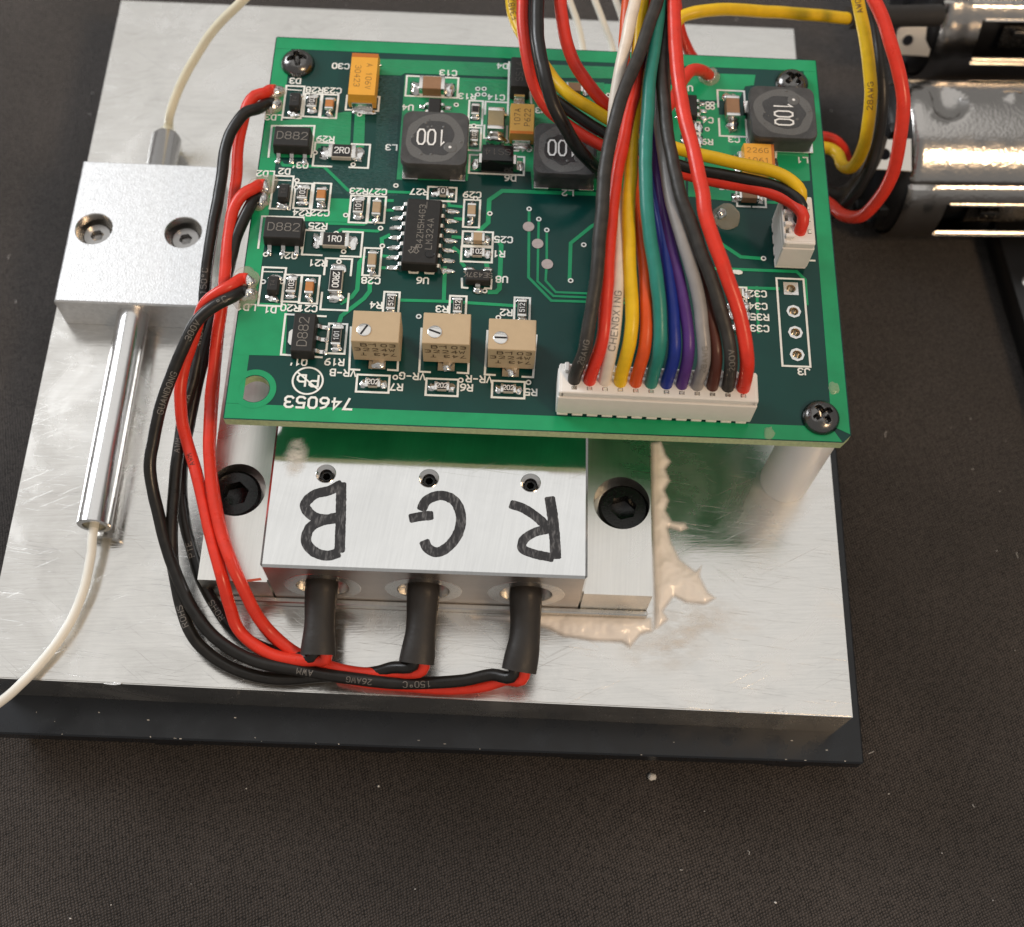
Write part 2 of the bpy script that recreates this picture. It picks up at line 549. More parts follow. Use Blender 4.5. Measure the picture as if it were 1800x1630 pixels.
def spline(pts, step=0.5):
    """Catmull-Rom through 3D points, resampled"""
    P = [Vector(p) for p in pts]
    P = [P[0] * 2 - P[1]] + P + [P[-1] * 2 - P[-2]]
    out = []
    for i in range(1, len(P) - 2):
        p0, p1, p2, p3 = P[i - 1:i + 3]
        t0 = 0.0
        t1 = t0 + max(1e-4, (p1 - p0).length) ** 0.5
        t2 = t1 + max(1e-4, (p2 - p1).length) ** 0.5
        t3 = t2 + max(1e-4, (p3 - p2).length) ** 0.5
        m = max(2, int((p2 - p1).length / step))
        for k in range(m):
            t = t1 + (t2 - t1) * k / m
            A1 = p0 * ((t1 - t) / (t1 - t0)) + p1 * ((t - t0) / (t1 - t0))
            A2 = p1 * ((t2 - t) / (t2 - t1)) + p2 * ((t - t1) / (t2 - t1))
            A3 = p2 * ((t3 - t) / (t3 - t2)) + p3 * ((t - t2) / (t3 - t2))
            B1 = A1 * ((t2 - t) / (t2 - t0)) + A2 * ((t - t0) / (t2 - t0))
            B2 = A2 * ((t3 - t) / (t3 - t1)) + A3 * ((t - t1) / (t3 - t1))
            out.append(B1 * ((t2 - t) / (t2 - t1)) + B2 * ((t - t1) / (t2 - t1)))
    out.append(P[-2])
    return out

# ------------------------------------------------------------------ stroke lettering (cell 4 wide, 6 high)
G = {
 '0': [[(1,0),(3,0),(4,1.2),(4,4.8),(3,6),(1,6),(0,4.8),(0,1.2),(1,0),(1.4,0)]],
 '1': [[(0.8,4.8),(2.2,6),(2.2,0)]],
 '2': [[(0,4.8),(0.8,6),(3.2,6),(4,5),(4,4),(0,0),(4,0)]],
 '3': [[(0,5.2),(1,6),(3,6),(4,5),(4,4),(3,3.1),(1.5,3.1)],[(3,3.1),(4,2.2),(4,1),(3,0),(1,0),(0,0.8)]],
 '4': [[(3,0),(3,6),(0,2),(4,2)]],
 '5': [[(4,6),(0.4,6),(0.2,3.4),(3,3.5),(4,2.6),(4,1),(3,0),(1,0),(0,0.8)]],
 '6': [[(3.6,6),(1.4,5.2),(0,2.8),(0,1),(1,0),(3,0),(4,1),(4,2.2),(3,3.2),(1,3.2),(0.1,2.3)]],
 '7': [[(0,6),(4,6),(1.4,0)]],
 '8': [[(1,3.2),(0.2,4),(0.2,5.2),(1,6),(3,6),(3.8,5.2),(3.8,4),(3,3.2),(1,3.2),(0,2.3),(0,0.9),(1,0),(3,0),(4,0.9),(4,2.3),(3,3.2)]],
 '9': [[(0.4,0),(2.6,0.8),(4,3.2),(4,5),(3,6),(1,6),(0,5),(0,3.8),(1,2.8),(3,2.8),(3.9,3.7)]],
 'A': [[(0,0),(2,6),(4,0)],[(0.8,2),(3.2,2)]],
 'B': [[(0,0),(0,6),(3,6),(3.8,5.2),(3.8,4),(3,3.2),(0.2,3.2)],[(3,3.2),(4,2.3),(4,0.9),(3,0),(0.2,0)]],
 'C': [[(4,5),(3,6),(1,6),(0,5),(0,1),(1,0),(3,0),(4,1)]],
 'D': [[(0,0),(0,6),(2.6,6),(4,4.6),(4,1.4),(2.6,0),(0.3,0)]],
 'E': [[(4,6),(0,6),(0,0),(4,0)],[(0.2,3.1),(3,3.1)]],
 'F': [[(4,6),(0,6),(0,0)],[(0.2,3.1),(3,3.1)]],
 'G': [[(4,5),(3,6),(1,6),(0,5),(0,1),(1,0),(3,0),(4,1),(4,2.8),(2.4,2.8)]],
 'H': [[(0,0),(0,6)],[(4,0),(4,6)],[(0.2,3),(3.8,3)]],
 'I': [[(2,0),(2,6)]],
 'J': [[(4,6),(4,1),(3,0),(1,0),(0,1)]],
 'K': [[(0,0),(0,6)],[(4,6),(0.3,2.6)],[(1.4,3.4),(4,0)]],
 'L': [[(0,6),(0,0),(4,0)]],
 'M': [[(0,0),(0,6),(2,2.6),(4,6),(4,0)]],
 'N': [[(0,0),(0,6),(4,0),(4,6)]],
 'O': [[(1,0),(3,0),(4,1.2),(4,4.8),(3,6),(1,6),(0,4.8),(0,1.2),(1,0),(1.4,0)]],
 'P': [[(0,0),(0,6),(3,6),(4,5.2),(4,3.8),(3,3),(0.2,3)]],
 'Q': [[(1,0),(3,0),(4,1.2),(4,4.8),(3,6),(1,6),(0,4.8),(0,1.2),(1,0),(1.4,0)],[(2.6,1.4),(4.2,-0.4)]],
 'R': [[(0,0),(0,6),(3,6),(4,5.2),(4,3.9),(3,3.1),(0.2,3.1)],[(2,3),(4,0)]],
 'S': [[(4,5.2),(3,6),(1,6),(0,5),(0,4),(1,3.2),(3,2.9),(4,2.1),(4,1),(3,0),(1,0),(0,0.8)]],
 'T': [[(2,0),(2,6)],[(0,6),(4,6)]],
 'U': [[(0,6),(0,1),(1,0),(3,0),(4,1),(4,6)]],
 'V': [[(0,6),(2,0),(4,6)]],
 'W': [[(0,6),(1,0),(2,4),(3,0),(4,6)]],
 'X': [[(0,0),(4,6)],[(0,6),(4,0)]],
 'Z': [[(0,6),(4,6),(0,0),(4,0)]],
 'b': [[(0,6),(0,0),(2.8,0),(3.8,1),(3.8,2.6),(2.8,3.6),(0.2,3.6)]],
 '-': [[(0.4,3),(3.6,3)]],
 "'": [[(1.4,6.2),(1,4.4)]],
 '.': [[(1.7,0.1),(2.2,0.1)]],
 'o': [[(1,3.4),(2.4,3.4),(3,4.4),(2.4,5.6),(1,5.6),(0.5,4.4),(1,3.4)]],
 '_': [[(-0.6,-1.6),(4.6,-1.6)]],
 '+': [[(2,1),(2,5)],[(0.2,3),(3.8,3)]],
 ' ': [],
}
def glyphs(text, h, adv=5.6, aspect=1.0):
    """list of 2D polylines for a text centred on the origin"""
    k = h / 6.0
    total = (len(text) - 1) * adv + 4
    out = []
    for i, ch in enumerate(text):
        for line in G.get(ch, []):
            out.append([((x + i * adv - total / 2) * k * aspect, (y - 3) * k) for x, y in line])
    return out
def write(mb, text, cx, cy, z, h, rot=0, w=0.16, adv=5.6, aspect=1.0, xf=None):
    a = math.radians(rot)
    ca, sa = math.cos(a), math.sin(a)
    for j, line in enumerate(glyphs(text, h, adv, aspect)):
        mb.stroke([(cx + x * ca - y * sa, cy + x * sa + y * ca) for x, y in line], w, z + 0.0015 * (j % 5), xf=xf)
def ellipse(cx, cy, rx, ry, n=20, jitter=0.0):
    out = []
    for i in range(n):
        a = 2 * math.pi * i / n
        k = 1 + random.uniform(-jitter, jitter)
        out.append((cx + rx * k * math.cos(a), cy + ry * k * math.sin(a)))
    return out

def blob(rx, ry, rz, seed=0, amp=0.18, n=14, m=6, lump=1.4):
    """irregular half-dome: a solder fillet or a drop of glue, sitting on z=0"""
    mb = MB()
    prof = [(math.cos(math.pi / 2 * j / m), math.sin(math.pi / 2 * j / m)) for j in range(m)] + [(0, 1)]
    mb.lathe(prof, n)
    out = []
    for x, y, z in mb.v:
        k = 1 + amp * mnoise.noise(Vector((x * lump + seed * 7.1, y * lump - seed * 3.3, z * lump + seed)))* 1.6
        out.append((x * rx * k, y * ry * k, z * rz * (0.6 + 0.4 * k)))
    mb.v = out
    return mb

# ================================================================== THE SETTING
HB = 15.826                # top face of the circuit board above the aluminium plate
CLOTH_Z = -13.0

mb = MB()
NX, NY = 90, 70
X0, X1, Y0, Y1 = -260, 330, -200, 330
for j in range(NY + 1):
    for i in range(NX + 1):
        x = X0 + (X1 - X0) * i / NX
        y = Y0 + (Y1 - Y0) * j / NY
        z = CLOTH_Z - 0.35 + 0.35 * mnoise.noise(Vector((x * 0.02, y * 0.02, 3)))
        mb.v.append((x, y, z))
for j in range(NY):
    for i in range(NX):
        a = j * (NX + 1) + i
        mb.f.append((a, a + 1, a + NX + 2, a + NX + 1))
cloth = tag(obj('tabletop_cloth', mb, 'cloth', smooth=True), 'black woven cloth covering the table top', None, None, 'structure')

# lint and dust specks lying on the cloth
mb = MB()
for k in range(150):
    x, y = random.uniform(-45, 100), random.uniform(-48, 85)
    if -27 < x < 70 and -29 < y < 72:
        continue
    z = CLOTH_Z + 0.05
    r = random.choice((0.07, 0.08, 0.10, 0.15)) * random.uniform(0.7, 1.3)
    if random.random() < 0.25:
        a = random.uniform(0, 6.28)
        l = random.uniform(0.3, 0.9)
        bend = random.uniform(-0.6, 0.6)
        mb.tube([(x, y, z), (x + l * 0.5 * math.cos(a), y + l * 0.5 * math.sin(a), z + 0.05),
                 (x + l * math.cos(a + bend), y + l * math.sin(a + bend), z)], 0.03, 4)
    else:
        b = blob(r, r * random.uniform(0.5, 1), r * 0.7, k, 0.3, 6, 2)
        mb.add([(p[0] + x, p[1] + y, p[2] + z) for p in b.v], b.f)
tag(obj('lint', mb, 'dust'), 'tiny pale lint specks scattered over the black cloth', 'lint', None, 'stuff')
mb = blob(0.45, 0.4, 0.35, 3, 0.25, 10, 4)
tag(obj('crumb', mb, 'dust', None, T(*(46.2, -28.51, -13))), 'small pale crumb lying on the cloth just in front of the black heat sink', 'crumb')

# ------------------------------------------------------------------ heat sink under the aluminium plate
AL_T = 7.4
hs = thing('heat_sink', 'black anodised heat sink under the aluminium plate, its front rim showing', 'heat sink', T(21, 21, CLOTH_Z))
BX0, BX1, BY0, BY1 = -27.5, 68.6, -27.3, 71.5
mb = MB().rbox((BX0 + BX1) / 2, (BY0 + BY1) / 2, -AL_T - 1.25, BX1 - BX0, BY1 - BY0, 2.46, 0.18, 1)
obj('base_plate', mb, 'black_anodised', hs, smooth=30)
fin = MB().rbox(0, 0, 0, 4.6, BY1 - BY0 - 1.5, 3.1, 0.3, 1).mesh('fin', 'black_anodised')
k = 0
x = BX0 + 5
while x < BX1 - 3:
    obj('fin', fin, None, hs, T(x, (BY0 + BY1) / 2 + 0.4 * math.sin(k * 2.1), -AL_T - 2.5 - 1.55))
    x += 7.6
    k += 1
# chips in the black finish along the rim
mb = MB()
for px in range(24):
    x = random.uniform(BX0 + 1, BX1 - 1)
    y = random.choice((BY0 + random.uniform(0.1, 0.2), random.uniform(BY0 + 0.3, -24.6)))
    mb.prism(ellipse(x, y, random.uniform(0.04, 0.16), random.uniform(0.02, 0.06), 7, 0.3), -AL_T - 0.03, -AL_T - 0.005)
tag(obj('finish_chip', mb, 'dust', hs), None, None, None, 'stuff')

# ------------------------------------------------------------------ aluminium base plate
PC = [(-25.2, -23.05), (65.55, -24.0), (65.45, 69.6), (-25.2, 69.45)]
mb = MB()
bm = bmesh.new()
vv = [bm.verts.new((x, y, z)) for z in (-AL_T + 0.02, 0) for x, y in PC]
for f in ((3, 2, 1, 0), (4, 5, 6, 7), (0, 1, 5, 4), (1, 2, 6, 5), (2, 3, 7, 6), (3, 0, 4, 7)):
    bm.faces.new([vv[i] for i in f])
bmesh.ops.bevel(bm, geom=[e for e in bm.edges if all(v.co.z > -1 for v in e.verts)], offset=0.12, segments=2, affect='EDGES')
mb._bm(bm)
plate = tag(obj('aluminium_plate', mb, 'plate_alu', smooth=30), 'scratched bare aluminium base plate carrying the whole assembly', 'plate')
# two nicks on the front edge
for i, (px, py) in enumerate(((57.82, -24.33, 0)[:2], (-11.28, -23.11, 0)[:2])):
    m2 = MB().prism(ellipse(px, -23.62 + (0.0 if i == 0 else 0.4), 0.9, 0.14, 9, 0.25), 0.004, 0.03)
    obj('nick', m2, 'solder', plate)

# ------------------------------------------------------------------ laser mount block with side flanges
BT = 10.9
FRONT = -13.6
block = thing('laser_mount', 'machined aluminium laser block hand-marked B G R beneath the circuit board', 'block', T(20.6, 8, 0))
BXa, BXb = 4.4, 36.9
BACK = 30.0
# body: front face with three bores
bores = [(10.0, 3.6), (20.4, 3.6), (31.0, 3.6)]
def face_with_holes(outer, holes):
    bm = bmesh.new()
    def loop(pts):
        vs = [bm.verts.new((x, y, 0)) for x, y in pts]
        return [bm.edges.new((vs[i], vs[(i + 1) % len(vs)])) for i in range(len(vs))]
    es = loop(outer)
    for h in holes:
        es += loop(h)
    bmesh.ops.triangle_fill(bm, edges=es, use_beauty=True)
    bmesh.ops.recalc_face_normals(bm, faces=bm.faces)
    if bm.faces and sum(f.normal.z * f.calc_area() for f in bm.faces) < 0:
        bmesh.ops.reverse_faces(bm, faces=bm.faces)
    bm.verts.index_update()
    vs = [tuple(v.co) for v in bm.verts]
    fs = [tuple(v.index for v in f.verts) for f in bm.faces]
    bm.free()
    return vs, fs
c = 0.25
BORE_Z, BORE_R = 5.2, 2.7
mb = MB()
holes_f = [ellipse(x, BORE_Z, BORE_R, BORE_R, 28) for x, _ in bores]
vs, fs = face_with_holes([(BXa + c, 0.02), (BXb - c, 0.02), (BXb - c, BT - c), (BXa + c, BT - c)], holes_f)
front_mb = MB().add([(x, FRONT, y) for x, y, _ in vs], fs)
HOLES = [(10.04, -3.39), (20.58, -3.46), (31.01, -3.53)]
vs, fs = face_with_holes([(BXa + c, FRONT + c), (BXb - c, FRONT + c), (BXb - c, BACK), (BXa + c, BACK)],
                         [ellipse(x, y, 1.05, 1.05, 24) for x, y in HOLES])
mb.add([(x, y, BT) for x, y, _ in vs], fs)
# chamfers and sides
mb.add([(BXa + c, FRONT, BT - c), (BXb - c, FRONT, BT - c), (BXb - c, FRONT + c, BT), (BXa + c, FRONT + c, BT)], [(0, 1, 2, 3)])
mb.add([(BXa, FRONT + c, BT - c), (BXa + c, FRONT + c, BT), (BXa + c, BACK, BT), (BXa, BACK, BT - c)], [(0, 1, 2, 3)])
mb.add([(BXb, FRONT + c, BT - c), (BXb - c, FRONT + c, BT), (BXb - c, BACK, BT), (BXb, BACK, BT - c)], [(3, 2, 1, 0)])
mb.add([(BXa, FRONT + c, 0.02), (BXa, FRONT + c, BT - c), (BXa, BACK, BT - c), (BXa, BACK, 0.02)], [(0, 1, 2, 3)])
mb.add([(BXb, FRONT + c, 0.02), (BXb, FRONT + c, BT - c), (BXb, BACK, BT - c), (BXb, BACK, 0.02)], [(3, 2, 1, 0)])
mb.add([(BXa, FRONT + c, 0.02), (BXa + c, FRONT, 0.02), (BXa + c, FRONT, BT - c), (BXa, FRONT + c, BT - c), (BXa + c, FRONT + c, BT)], [(0, 1, 2, 3), (3, 2, 4)])
mb.add([(BXb, FRONT + c, 0.02), (BXb - c, FRONT, 0.02), (BXb - c, FRONT, BT - c), (BXb, FRONT + c, BT - c), (BXb - c, FRONT + c, BT)], [(3, 2, 1, 0), (4, 2, 3)])
mb.add([(BXa, BACK, 0.02), (BXb, BACK, 0.02), (BXb, BACK, BT - c), (BXb - c, BACK, BT), (BXa + c, BACK, BT), (BXa, BACK, BT - c)], [(5, 4, 3, 2, 1, 0)])
body = obj('body', mb, 'block_alu', block)
obj('front_face', front_mb, 'front_alu_dim_reflection', body)
for x, _ in bores:                      # bore: brass-bright ring, recessed seat, dark depth
    m2 = MB().lathe([(BORE_R, 0.0), (BORE_R, 1.0), (1.75, 1.02), (1.7, 6.0), (0, 6.0)], 28, 'y', (x, FRONT, BORE_Z))
    obj('bore', m2, 'tinned', block, smooth=40)
    m2 = MB().lathe([(BORE_R + 0.06, -0.02), (3.9, -0.02), (4.1, 0.03)], 40, 'y', (x, FRONT, BORE_Z))
    obj('bore_ring', m2, 'tinned', block)
for x, y in HOLES:                      # threaded holes for the set screws
    m2 = MB().lathe([(1.05, BT), (1.0, BT + 0.03), (0.66, BT - 0.34), (0.66, BT - 3.2), (0, BT - 3.2)], 24, 'z', (x, y, 0))
    obj('threaded_hole', m2, 'solder_smooth', block, smooth=30)
FT = 6.0
SCREW_XY = [(-0.2, -3.54, 5)[:2], (41.2, -3.48, 5)[:2]]
BORE_XY = [(0.15, -3.49, 6)[:2], (40.9, -3.32, 6)[:2]]
for s, (xa, xb) in ((0, (-2.7, BXa - 0.01)), (1, (BXb + 0.01, 44.0))):
    m2 = MB()
    sx, sy = BORE_XY[s]
    R_ = 3.0
    # counterbore breaks out through the outer/inner side: clip the circle to the flange
    circ = [(min(max(px, xa + 0.12), xb - 0.12), py) for px, py in ellipse(sx, sy, R_, R_, 40)]
    cl = []
    for q in circ:
        if not cl or (Vector(q) - Vector(cl[-1])).length > 0.05:
            cl.append(q)
    fb = BACK
    vs, fs = face_with_holes([(xa, FRONT), (xb, FRONT), (xb, fb), (xa, fb)], [cl])
    m2.add([(x, y, FT) for x, y, _ in vs], fs)
    n = len(cl)
    m2.add([(x, y, FT) for x, y in cl] + [(x, y, 2.4) for x, y in cl],
           [(i, (i + 1) % n, n + (i + 1) % n, n + i) for i in range(n)] + [tuple(range(n, 2 * n))])
    m2.add([(xa, FRONT, 0.02), (xb, FRONT, 0.02), (xb, FRONT, FT), (xa, FRONT, FT)], [(0, 1, 2, 3)])
    m2.add([(xa, FRONT, 0.02), (xa, FRONT, FT), (xa, fb, FT), (xa, fb, 0.02)], [(0, 1, 2, 3)])
    m2.add([(xb, FRONT, 0.02), (xb, FRONT, FT), (xb, fb, FT), (xb, fb, 0.02)], [(3, 2, 1, 0)])
    m2.add([(xa, fb, 0.02), (xb, fb, 0.02), (xb, fb, FT), (xa, fb, FT)], [(3, 2, 1, 0)])
    obj('flange', m2, 'flange_alu', block)
obj('base_slab', MB().rbox(20.65, FRONT - 0.32, 0.62, 46.9, 0.6, 1.2, 0.12, 1), 'flange_alu', block)

# hand-drawn marker letters on the block
def marker(strokes, w, z):
    mb = MB()
    for j, (line, ww) in enumerate(strokes):
        pts = [Vector((x, y, 0)) for x, y in line]
        pts = spline(pts, 0.12) if len(pts) > 2 else [pts[0].lerp(pts[1], t / 10) for t in range(11)]
        n = len(pts)
        Lf, Rt = [], []
        for i, p in enumerate(pts):
            d = (pts[min(n - 1, i + 1)] - pts[max(0, i - 1)]).normalized()
            nn = Vector((-d.y, d.x, 0))
            k = ww * w * 0.5 * (1 + 0.10 * mnoise.noise(Vector((i * 0.35, j * 9, 1))))
            if i in (0, n - 1):
                k *= 0.72
            Lf.append(p + nn * k); Rt.append(p - nn * k)
        mb.add([(p.x, p.y, z + 0.006 * j) for p in Lf] + [(p.x, p.y, z + 0.006 * j) for p in Rt],
               [(n + i, n + i + 1, i + 1, i) for i in range(n - 1)])
    return mb
ltr_B = marker([([(11.69, -4.27), (11.94, -7.82), (12.17, -11.89)], 1.0),
                ([(11.81, -4.39), (10.61, -5.2), (9.05, -5.76), (8.24, -6.92), (9.03, -8), (10.33, -8.38), (11.67, -8.08)], 1.0),
                ([(11.68, -8.2), (10.11, -8.57), (8.99, -9.35), (8.74, -10.82), (9.63, -11.87), (10.96, -12.24), (12.22, -11.83)], 1.0)], 1.05, BT + 0.012)
ltr_G = marker([([(18.82, -7.97), (20.01, -7.68), (21.26, -7.5)], 0.95),
                ([(19.97, -7.06), (20.48, -5.92), (21.89, -5.3), (23.25, -5.8), (24.01, -7.33), (23.87, -9.24), (22.92, -10.8), (21.82, -11.45), (20.89, -11.06), (20.45, -10.23)], 1.0)], 1.05, BT + 0.012)
ltr_R = marker([([(32.96, -4.97), (33.28, -6.95), (33.55, -9.41), (33.7, -11.7)], 1.05),
                ([(28.92, -5.95), (30.21, -6.33), (31.61, -7.21), (32.9, -8.39)], 0.95),
                ([(33.02, -8.51), (31.54, -8.94), (30.41, -9.84), (30.32, -10.69), (31.36, -11.19), (33.52, -11.59)], 0.9)], 1.05, BT + 0.012)
for lab, me in (('black marker letter B', ltr_B), ('black marker letter G', ltr_G), ('black marker letter R', ltr_R)):
    tag(obj('marker_letter', me, 'marker_ink', block), lab)
m2 = MB().prism([(1.82, -13.49), (3.7, -13.17), (3.85, -13.41), (2.02, -13.73)], FT + 0.004, FT + 0.02)
obj('red_ink_mark', m2, 'red_trace_ink', block)

# cap screws in the flanges
def hex_socket(mb, r_out, z_top, r_hex, depth, chamfer=0.25, n=30, z_low=None):
    """screw head with a real hex recess"""
    ring0 = ellipse(0, 0, r_out, r_out, n)
    ring1 = ellipse(0, 0, r_out - chamfer, r_out - chamfer, n)
    hexa = [(r_hex * math.cos(math.pi / 3 * i + 0.3), r_hex * math.sin(math.pi / 3 * i + 0.3)) for i in range(6)]
    vs, fs = face_with_holes(ring1, [hexa])
    mb.add([(x, y, z_top) for x, y, _ in vs], fs)
    mb.add([(x, y, z_top - chamfer) for x, y in ring0] + [(x, y, z_top) for x, y in ring1],
           [(i, (i + 1) % n, n + (i + 1) % n, n + i) for i in range(n)])
    mb.add([(x, y, z_low) for x, y in ring0] + [(x, y, z_top - chamfer) for x, y in ring0],
           [(i, (i + 1) % n, n + (i + 1) % n, n + i) for i in range(n)])
    mb.add([(x, y, z_top) for x, y in hexa] + [(x, y, z_top - depth) for x, y in hexa] + [(0, 0, z_top - depth * 1.35)],
           [(i, (i + 1) % 6, 6 + (i + 1) % 6, 6 + i) for i in range(6)] + [(6 + i, 6 + (i + 1) % 6, 12) for i in range(6)])
    return mb
cap = hex_socket(MB(), 2.70, 2.6, 1.45, 1.6, 0.3, 36, 0.0)
capm = cap.mesh('cap_screw', 'black_oxide', 35)
for (x, y), lab in zip(SCREW_XY, ('black socket head cap screw in the left flange, half hidden by red wires',
                                  'black socket head cap screw in the right flange of the laser block')):
    tag(obj('cap_screw', capm, None, None, T(x, y, 2.45)), lab, 'screw', 'cap screws of the laser block')
setm = hex_socket(MB(), 0.655, 0.0, 0.42, 0.8, 0.06, 20, -1.5).mesh('set_screw', 'black_oxide', 35)
for (x, y), lab in zip(HOLES, ('tiny hex set screw sunk above the marker letter B', 'tiny hex set screw sunk above the marker letter G',
                               'tiny hex set screw sunk above the marker letter R')):
    tag(obj('set_screw', setm, None, None, T(x, y, BT - 0.75)), lab, 'set screw', 'set screws on the laser block')

# ------------------------------------------------------------------ thermal paste squeezed out round the block
def lumpy_sheet(outline, z, t, seed, step=0.45, edge=0.8, amp=0.5, fade=4.5):
    """a smear with uneven thickness: grid clipped to an outline, rounded off at its edge"""
    xs = [p[0] for p in outline]; ys = [p[1] for p in outline]
    def inside(x, y):
        r = False
        j = len(outline) - 1
        for i in range(len(outline)):
            xi, yi = outline[i]; xj, yj = outline[j]
            if (yi > y) != (yj > y) and x < (xj - xi) * (y - yi) / (yj - yi) + xi:
                r = not r
            j = i
        return r
    def dist(x, y):
        d = 1e9
        p = Vector((x, y))
        for i in range(len(outline)):
            a = Vector(outline[i]); b = Vector(outline[(i + 1) % len(outline)])
            ab = b - a
            u = max(0, min(1, (p - a).dot(ab) / max(1e-9, ab.length_squared)))
            d = min(d, (p - a - ab * u).length)
        return d
    nx = int((max(xs) - min(xs)) / step) + 2
    ny = int((max(ys) - min(ys)) / step) + 2
    idx = {}
    mb = MB()
    mb.thick = []
    for j in range(ny):
        for i in range(nx):
            x = min(xs) + (i - 0.5) * step; y = min(ys) + (j - 0.5) * step
            if inside(x, y):
                d = dist(x, y)
                k = min(1, d / edge)
                h = t * math.sin(k * math.pi / 2) * (1 + amp * mnoise.noise(Vector((x * 0.5 + seed, y * 0.5, seed))) * 1.4
                                                    + 0.5 * amp * mnoise.noise(Vector((x * 1.6 + seed, y * 1.6, seed))))
            else:
                d = dist(x, y)
                if d > step * 1.5:
                    continue
                h = -0.03
                jx = mnoise.noise(Vector((x * 2.3, y * 2.3, seed))) * step * 0.4
                x += jx; y -= jx
            idx[(i, j)] = len(mb.v)
            mb.v.append((x, y, z + max(-0.03, h)))
            mb.thick.append(min(1.0, dist(x, y) / fade) if h > 0 else 0.0)
    for j in range(ny - 1):
        for i in range(nx - 1):
            q = [(i, j), (i + 1, j), (i + 1, j + 1), (i, j + 1)]
            if all(k in idx for k in q) and any(mb.v[idx[k]][2] > z for k in q):
                mb.f.append(tuple(idx[k] for k in q))
    return mb
side = [(44.9, 6.76), (46.21, 7.1), (46.75, 5.27), (47.38, 4.44), (46.71, 3.42), (47.19, 2.04), (46.53, 0.9), (47.01, -0.32), (46.6, -1.57), (47.21, -2.71), (48.66, -2.85), (49.08, -3.65), (48.05, -4.09), (46.8, -3.74), (47.14, -5.4), (47.97, -7.16), (49.56, -8.42), (50.46, -7.59), (50.16, -9.05), (50.96, -10.83), (51.92, -11.57), (50.53, -12.52), (48.38, -12.35), (47.17, -11.75), (46.09, -13.27), (46.68, -14.19), (45.56, -15.18), (44.76, -15.65), (44.83, -11.71), (44.75, -1.79)]
def paste(name, sheet, material, parent=None):
    o = obj(name, sheet, material, parent, smooth=True)
    att = o.data.attributes.new('thickness', 'FLOAT', 'POINT')
    att.data.foreach_set('value', sheet.thick)
    return o
pst = tag(paste('thermal_paste', lumpy_sheet(side, 0.0, 0.6, 2.0, 0.2, 1.4, 0.4, 0.5), 'paste_thick'),
    'cream thermal paste squeezed out along the right flange', 'paste')
film = [(45, -12.48), (47.49, -11.29), (49.97, -10.87), (52.74, -11.28), (55.43, -12.91), (57.33, -14.11), (56.82, -15.7), (54.05, -16.12), (51.27, -17.16), (49.08, -19.4), (46.04, -21.03), (43.06, -20.23), (40.67, -18.78), (40.98, -16.61), (44.97, -14.26)]
sm = lumpy_sheet(film, 0.006, 0.01, 3.0, 0.5, 0.3, 0.0)
sm.v = [(x, y, max(0.004, z)) for x, y, z in sm.v]
paste('smear', sm, 'paste_film', pst)
sm = lumpy_sheet([(5.37, -1.47), (5.88, 0.36), (7.14, 0.68), (8.16, -0.71), (8.07, -2.77), (7.18, -4.33), (5.97, -3.87)], BT + 0.008, 0.006, 7.0, 0.3, 0.3, 0.0, 0.9)
sm.v = [(x, y, max(BT + 0.004, z)) for x, y, z in sm.v]
paste('smudge', sm, 'paste_film', block)
frontp = [(24.85, -14.39), (33.37, -13.94), (44.79, -13.89), (44.94, -15.65), (43.59, -16.07), (42.36, -17.61), (41.4, -17.03), (38.26, -17.02), (35.23, -16.63), (33.52, -15.82), (31.57, -15.27), (28.53, -15.26), (25.49, -15)]
tag(paste('thermal_paste', lumpy_sheet(frontp, 0.0, 0.7, 5.0, 0.2, 1.4, 0.35, 0.5), 'paste_thick'),
    'cream ridge of thermal paste along the front of the laser block', 'paste')

# ------------------------------------------------------------------ fibre clamp at the left
clamp = thing('fibre_clamp', 'satin aluminium clamp block with two counterbored screws, left of the board', 'clamp', T(-15.4, 29, 0))
CX0, CX1, CY0, CY1, CT = -23.6, -7.1, 19.3, 39.0, 5.0
CH = [(-20.72, 29.3), (-10.29, 29.3)]
mb = MB()
e = 0.18
vs, fs = face_with_holes([(CX0 + e, CY0 + e), (CX1 - e, CY0 + e), (CX1 - e, CY1 - e), (CX0 + e, CY1 - e)], [ellipse(x, y, 2.2, 2.2, 30) for x, y in CH])
mb.add([(x, y, CT) for x, y, _ in vs], fs)
o1 = [(CX0 + e, CY0 + e), (CX1 - e, CY0 + e), (CX1 - e, CY1 - e), (CX0 + e, CY1 - e)]
o2 = [(CX0, CY0), (CX1, CY0), (CX1, CY1), (CX0, CY1)]
mb.add([(x, y, CT) for x, y in o1] + [(x, y, CT - e) for x, y in o2] + [(x, y, 0.02) for x, y in o2],
       [(4 + i, 4 + (i + 1) % 4, (i + 1) % 4, i) for i in range(4)] + [(8 + i, 8 + (i + 1) % 4, 4 + (i + 1) % 4, 4 + i) for i in range(4)])
obj('body', mb, 'clamp_alu', clamp)
for x, y in CH:
    obj('counterbore', MB().lathe([(2.2, CT), (2.12, CT - 0.1), (2.12, CT - 2.9), (0, CT - 2.9)], 30, 'z', (x, y, 0)), 'tinned', clamp, smooth=30)
csm = hex_socket(MB(), 1.72, 1.5, 0.8, 0.9, 0.2, 28, 0.0).mesh('cap_screw', 'screw_steel', 35)
for (x, y), lab in zip(CH, ('small dark hex screw in the left counterbore of the fibre clamp', 'small dark hex screw in the right counterbore of the fibre clamp')):
    tag(obj('cap_screw', csm, None, None, T(x, y, CT - 2.88)), lab, 'screw', 'screws of the fibre clamp')

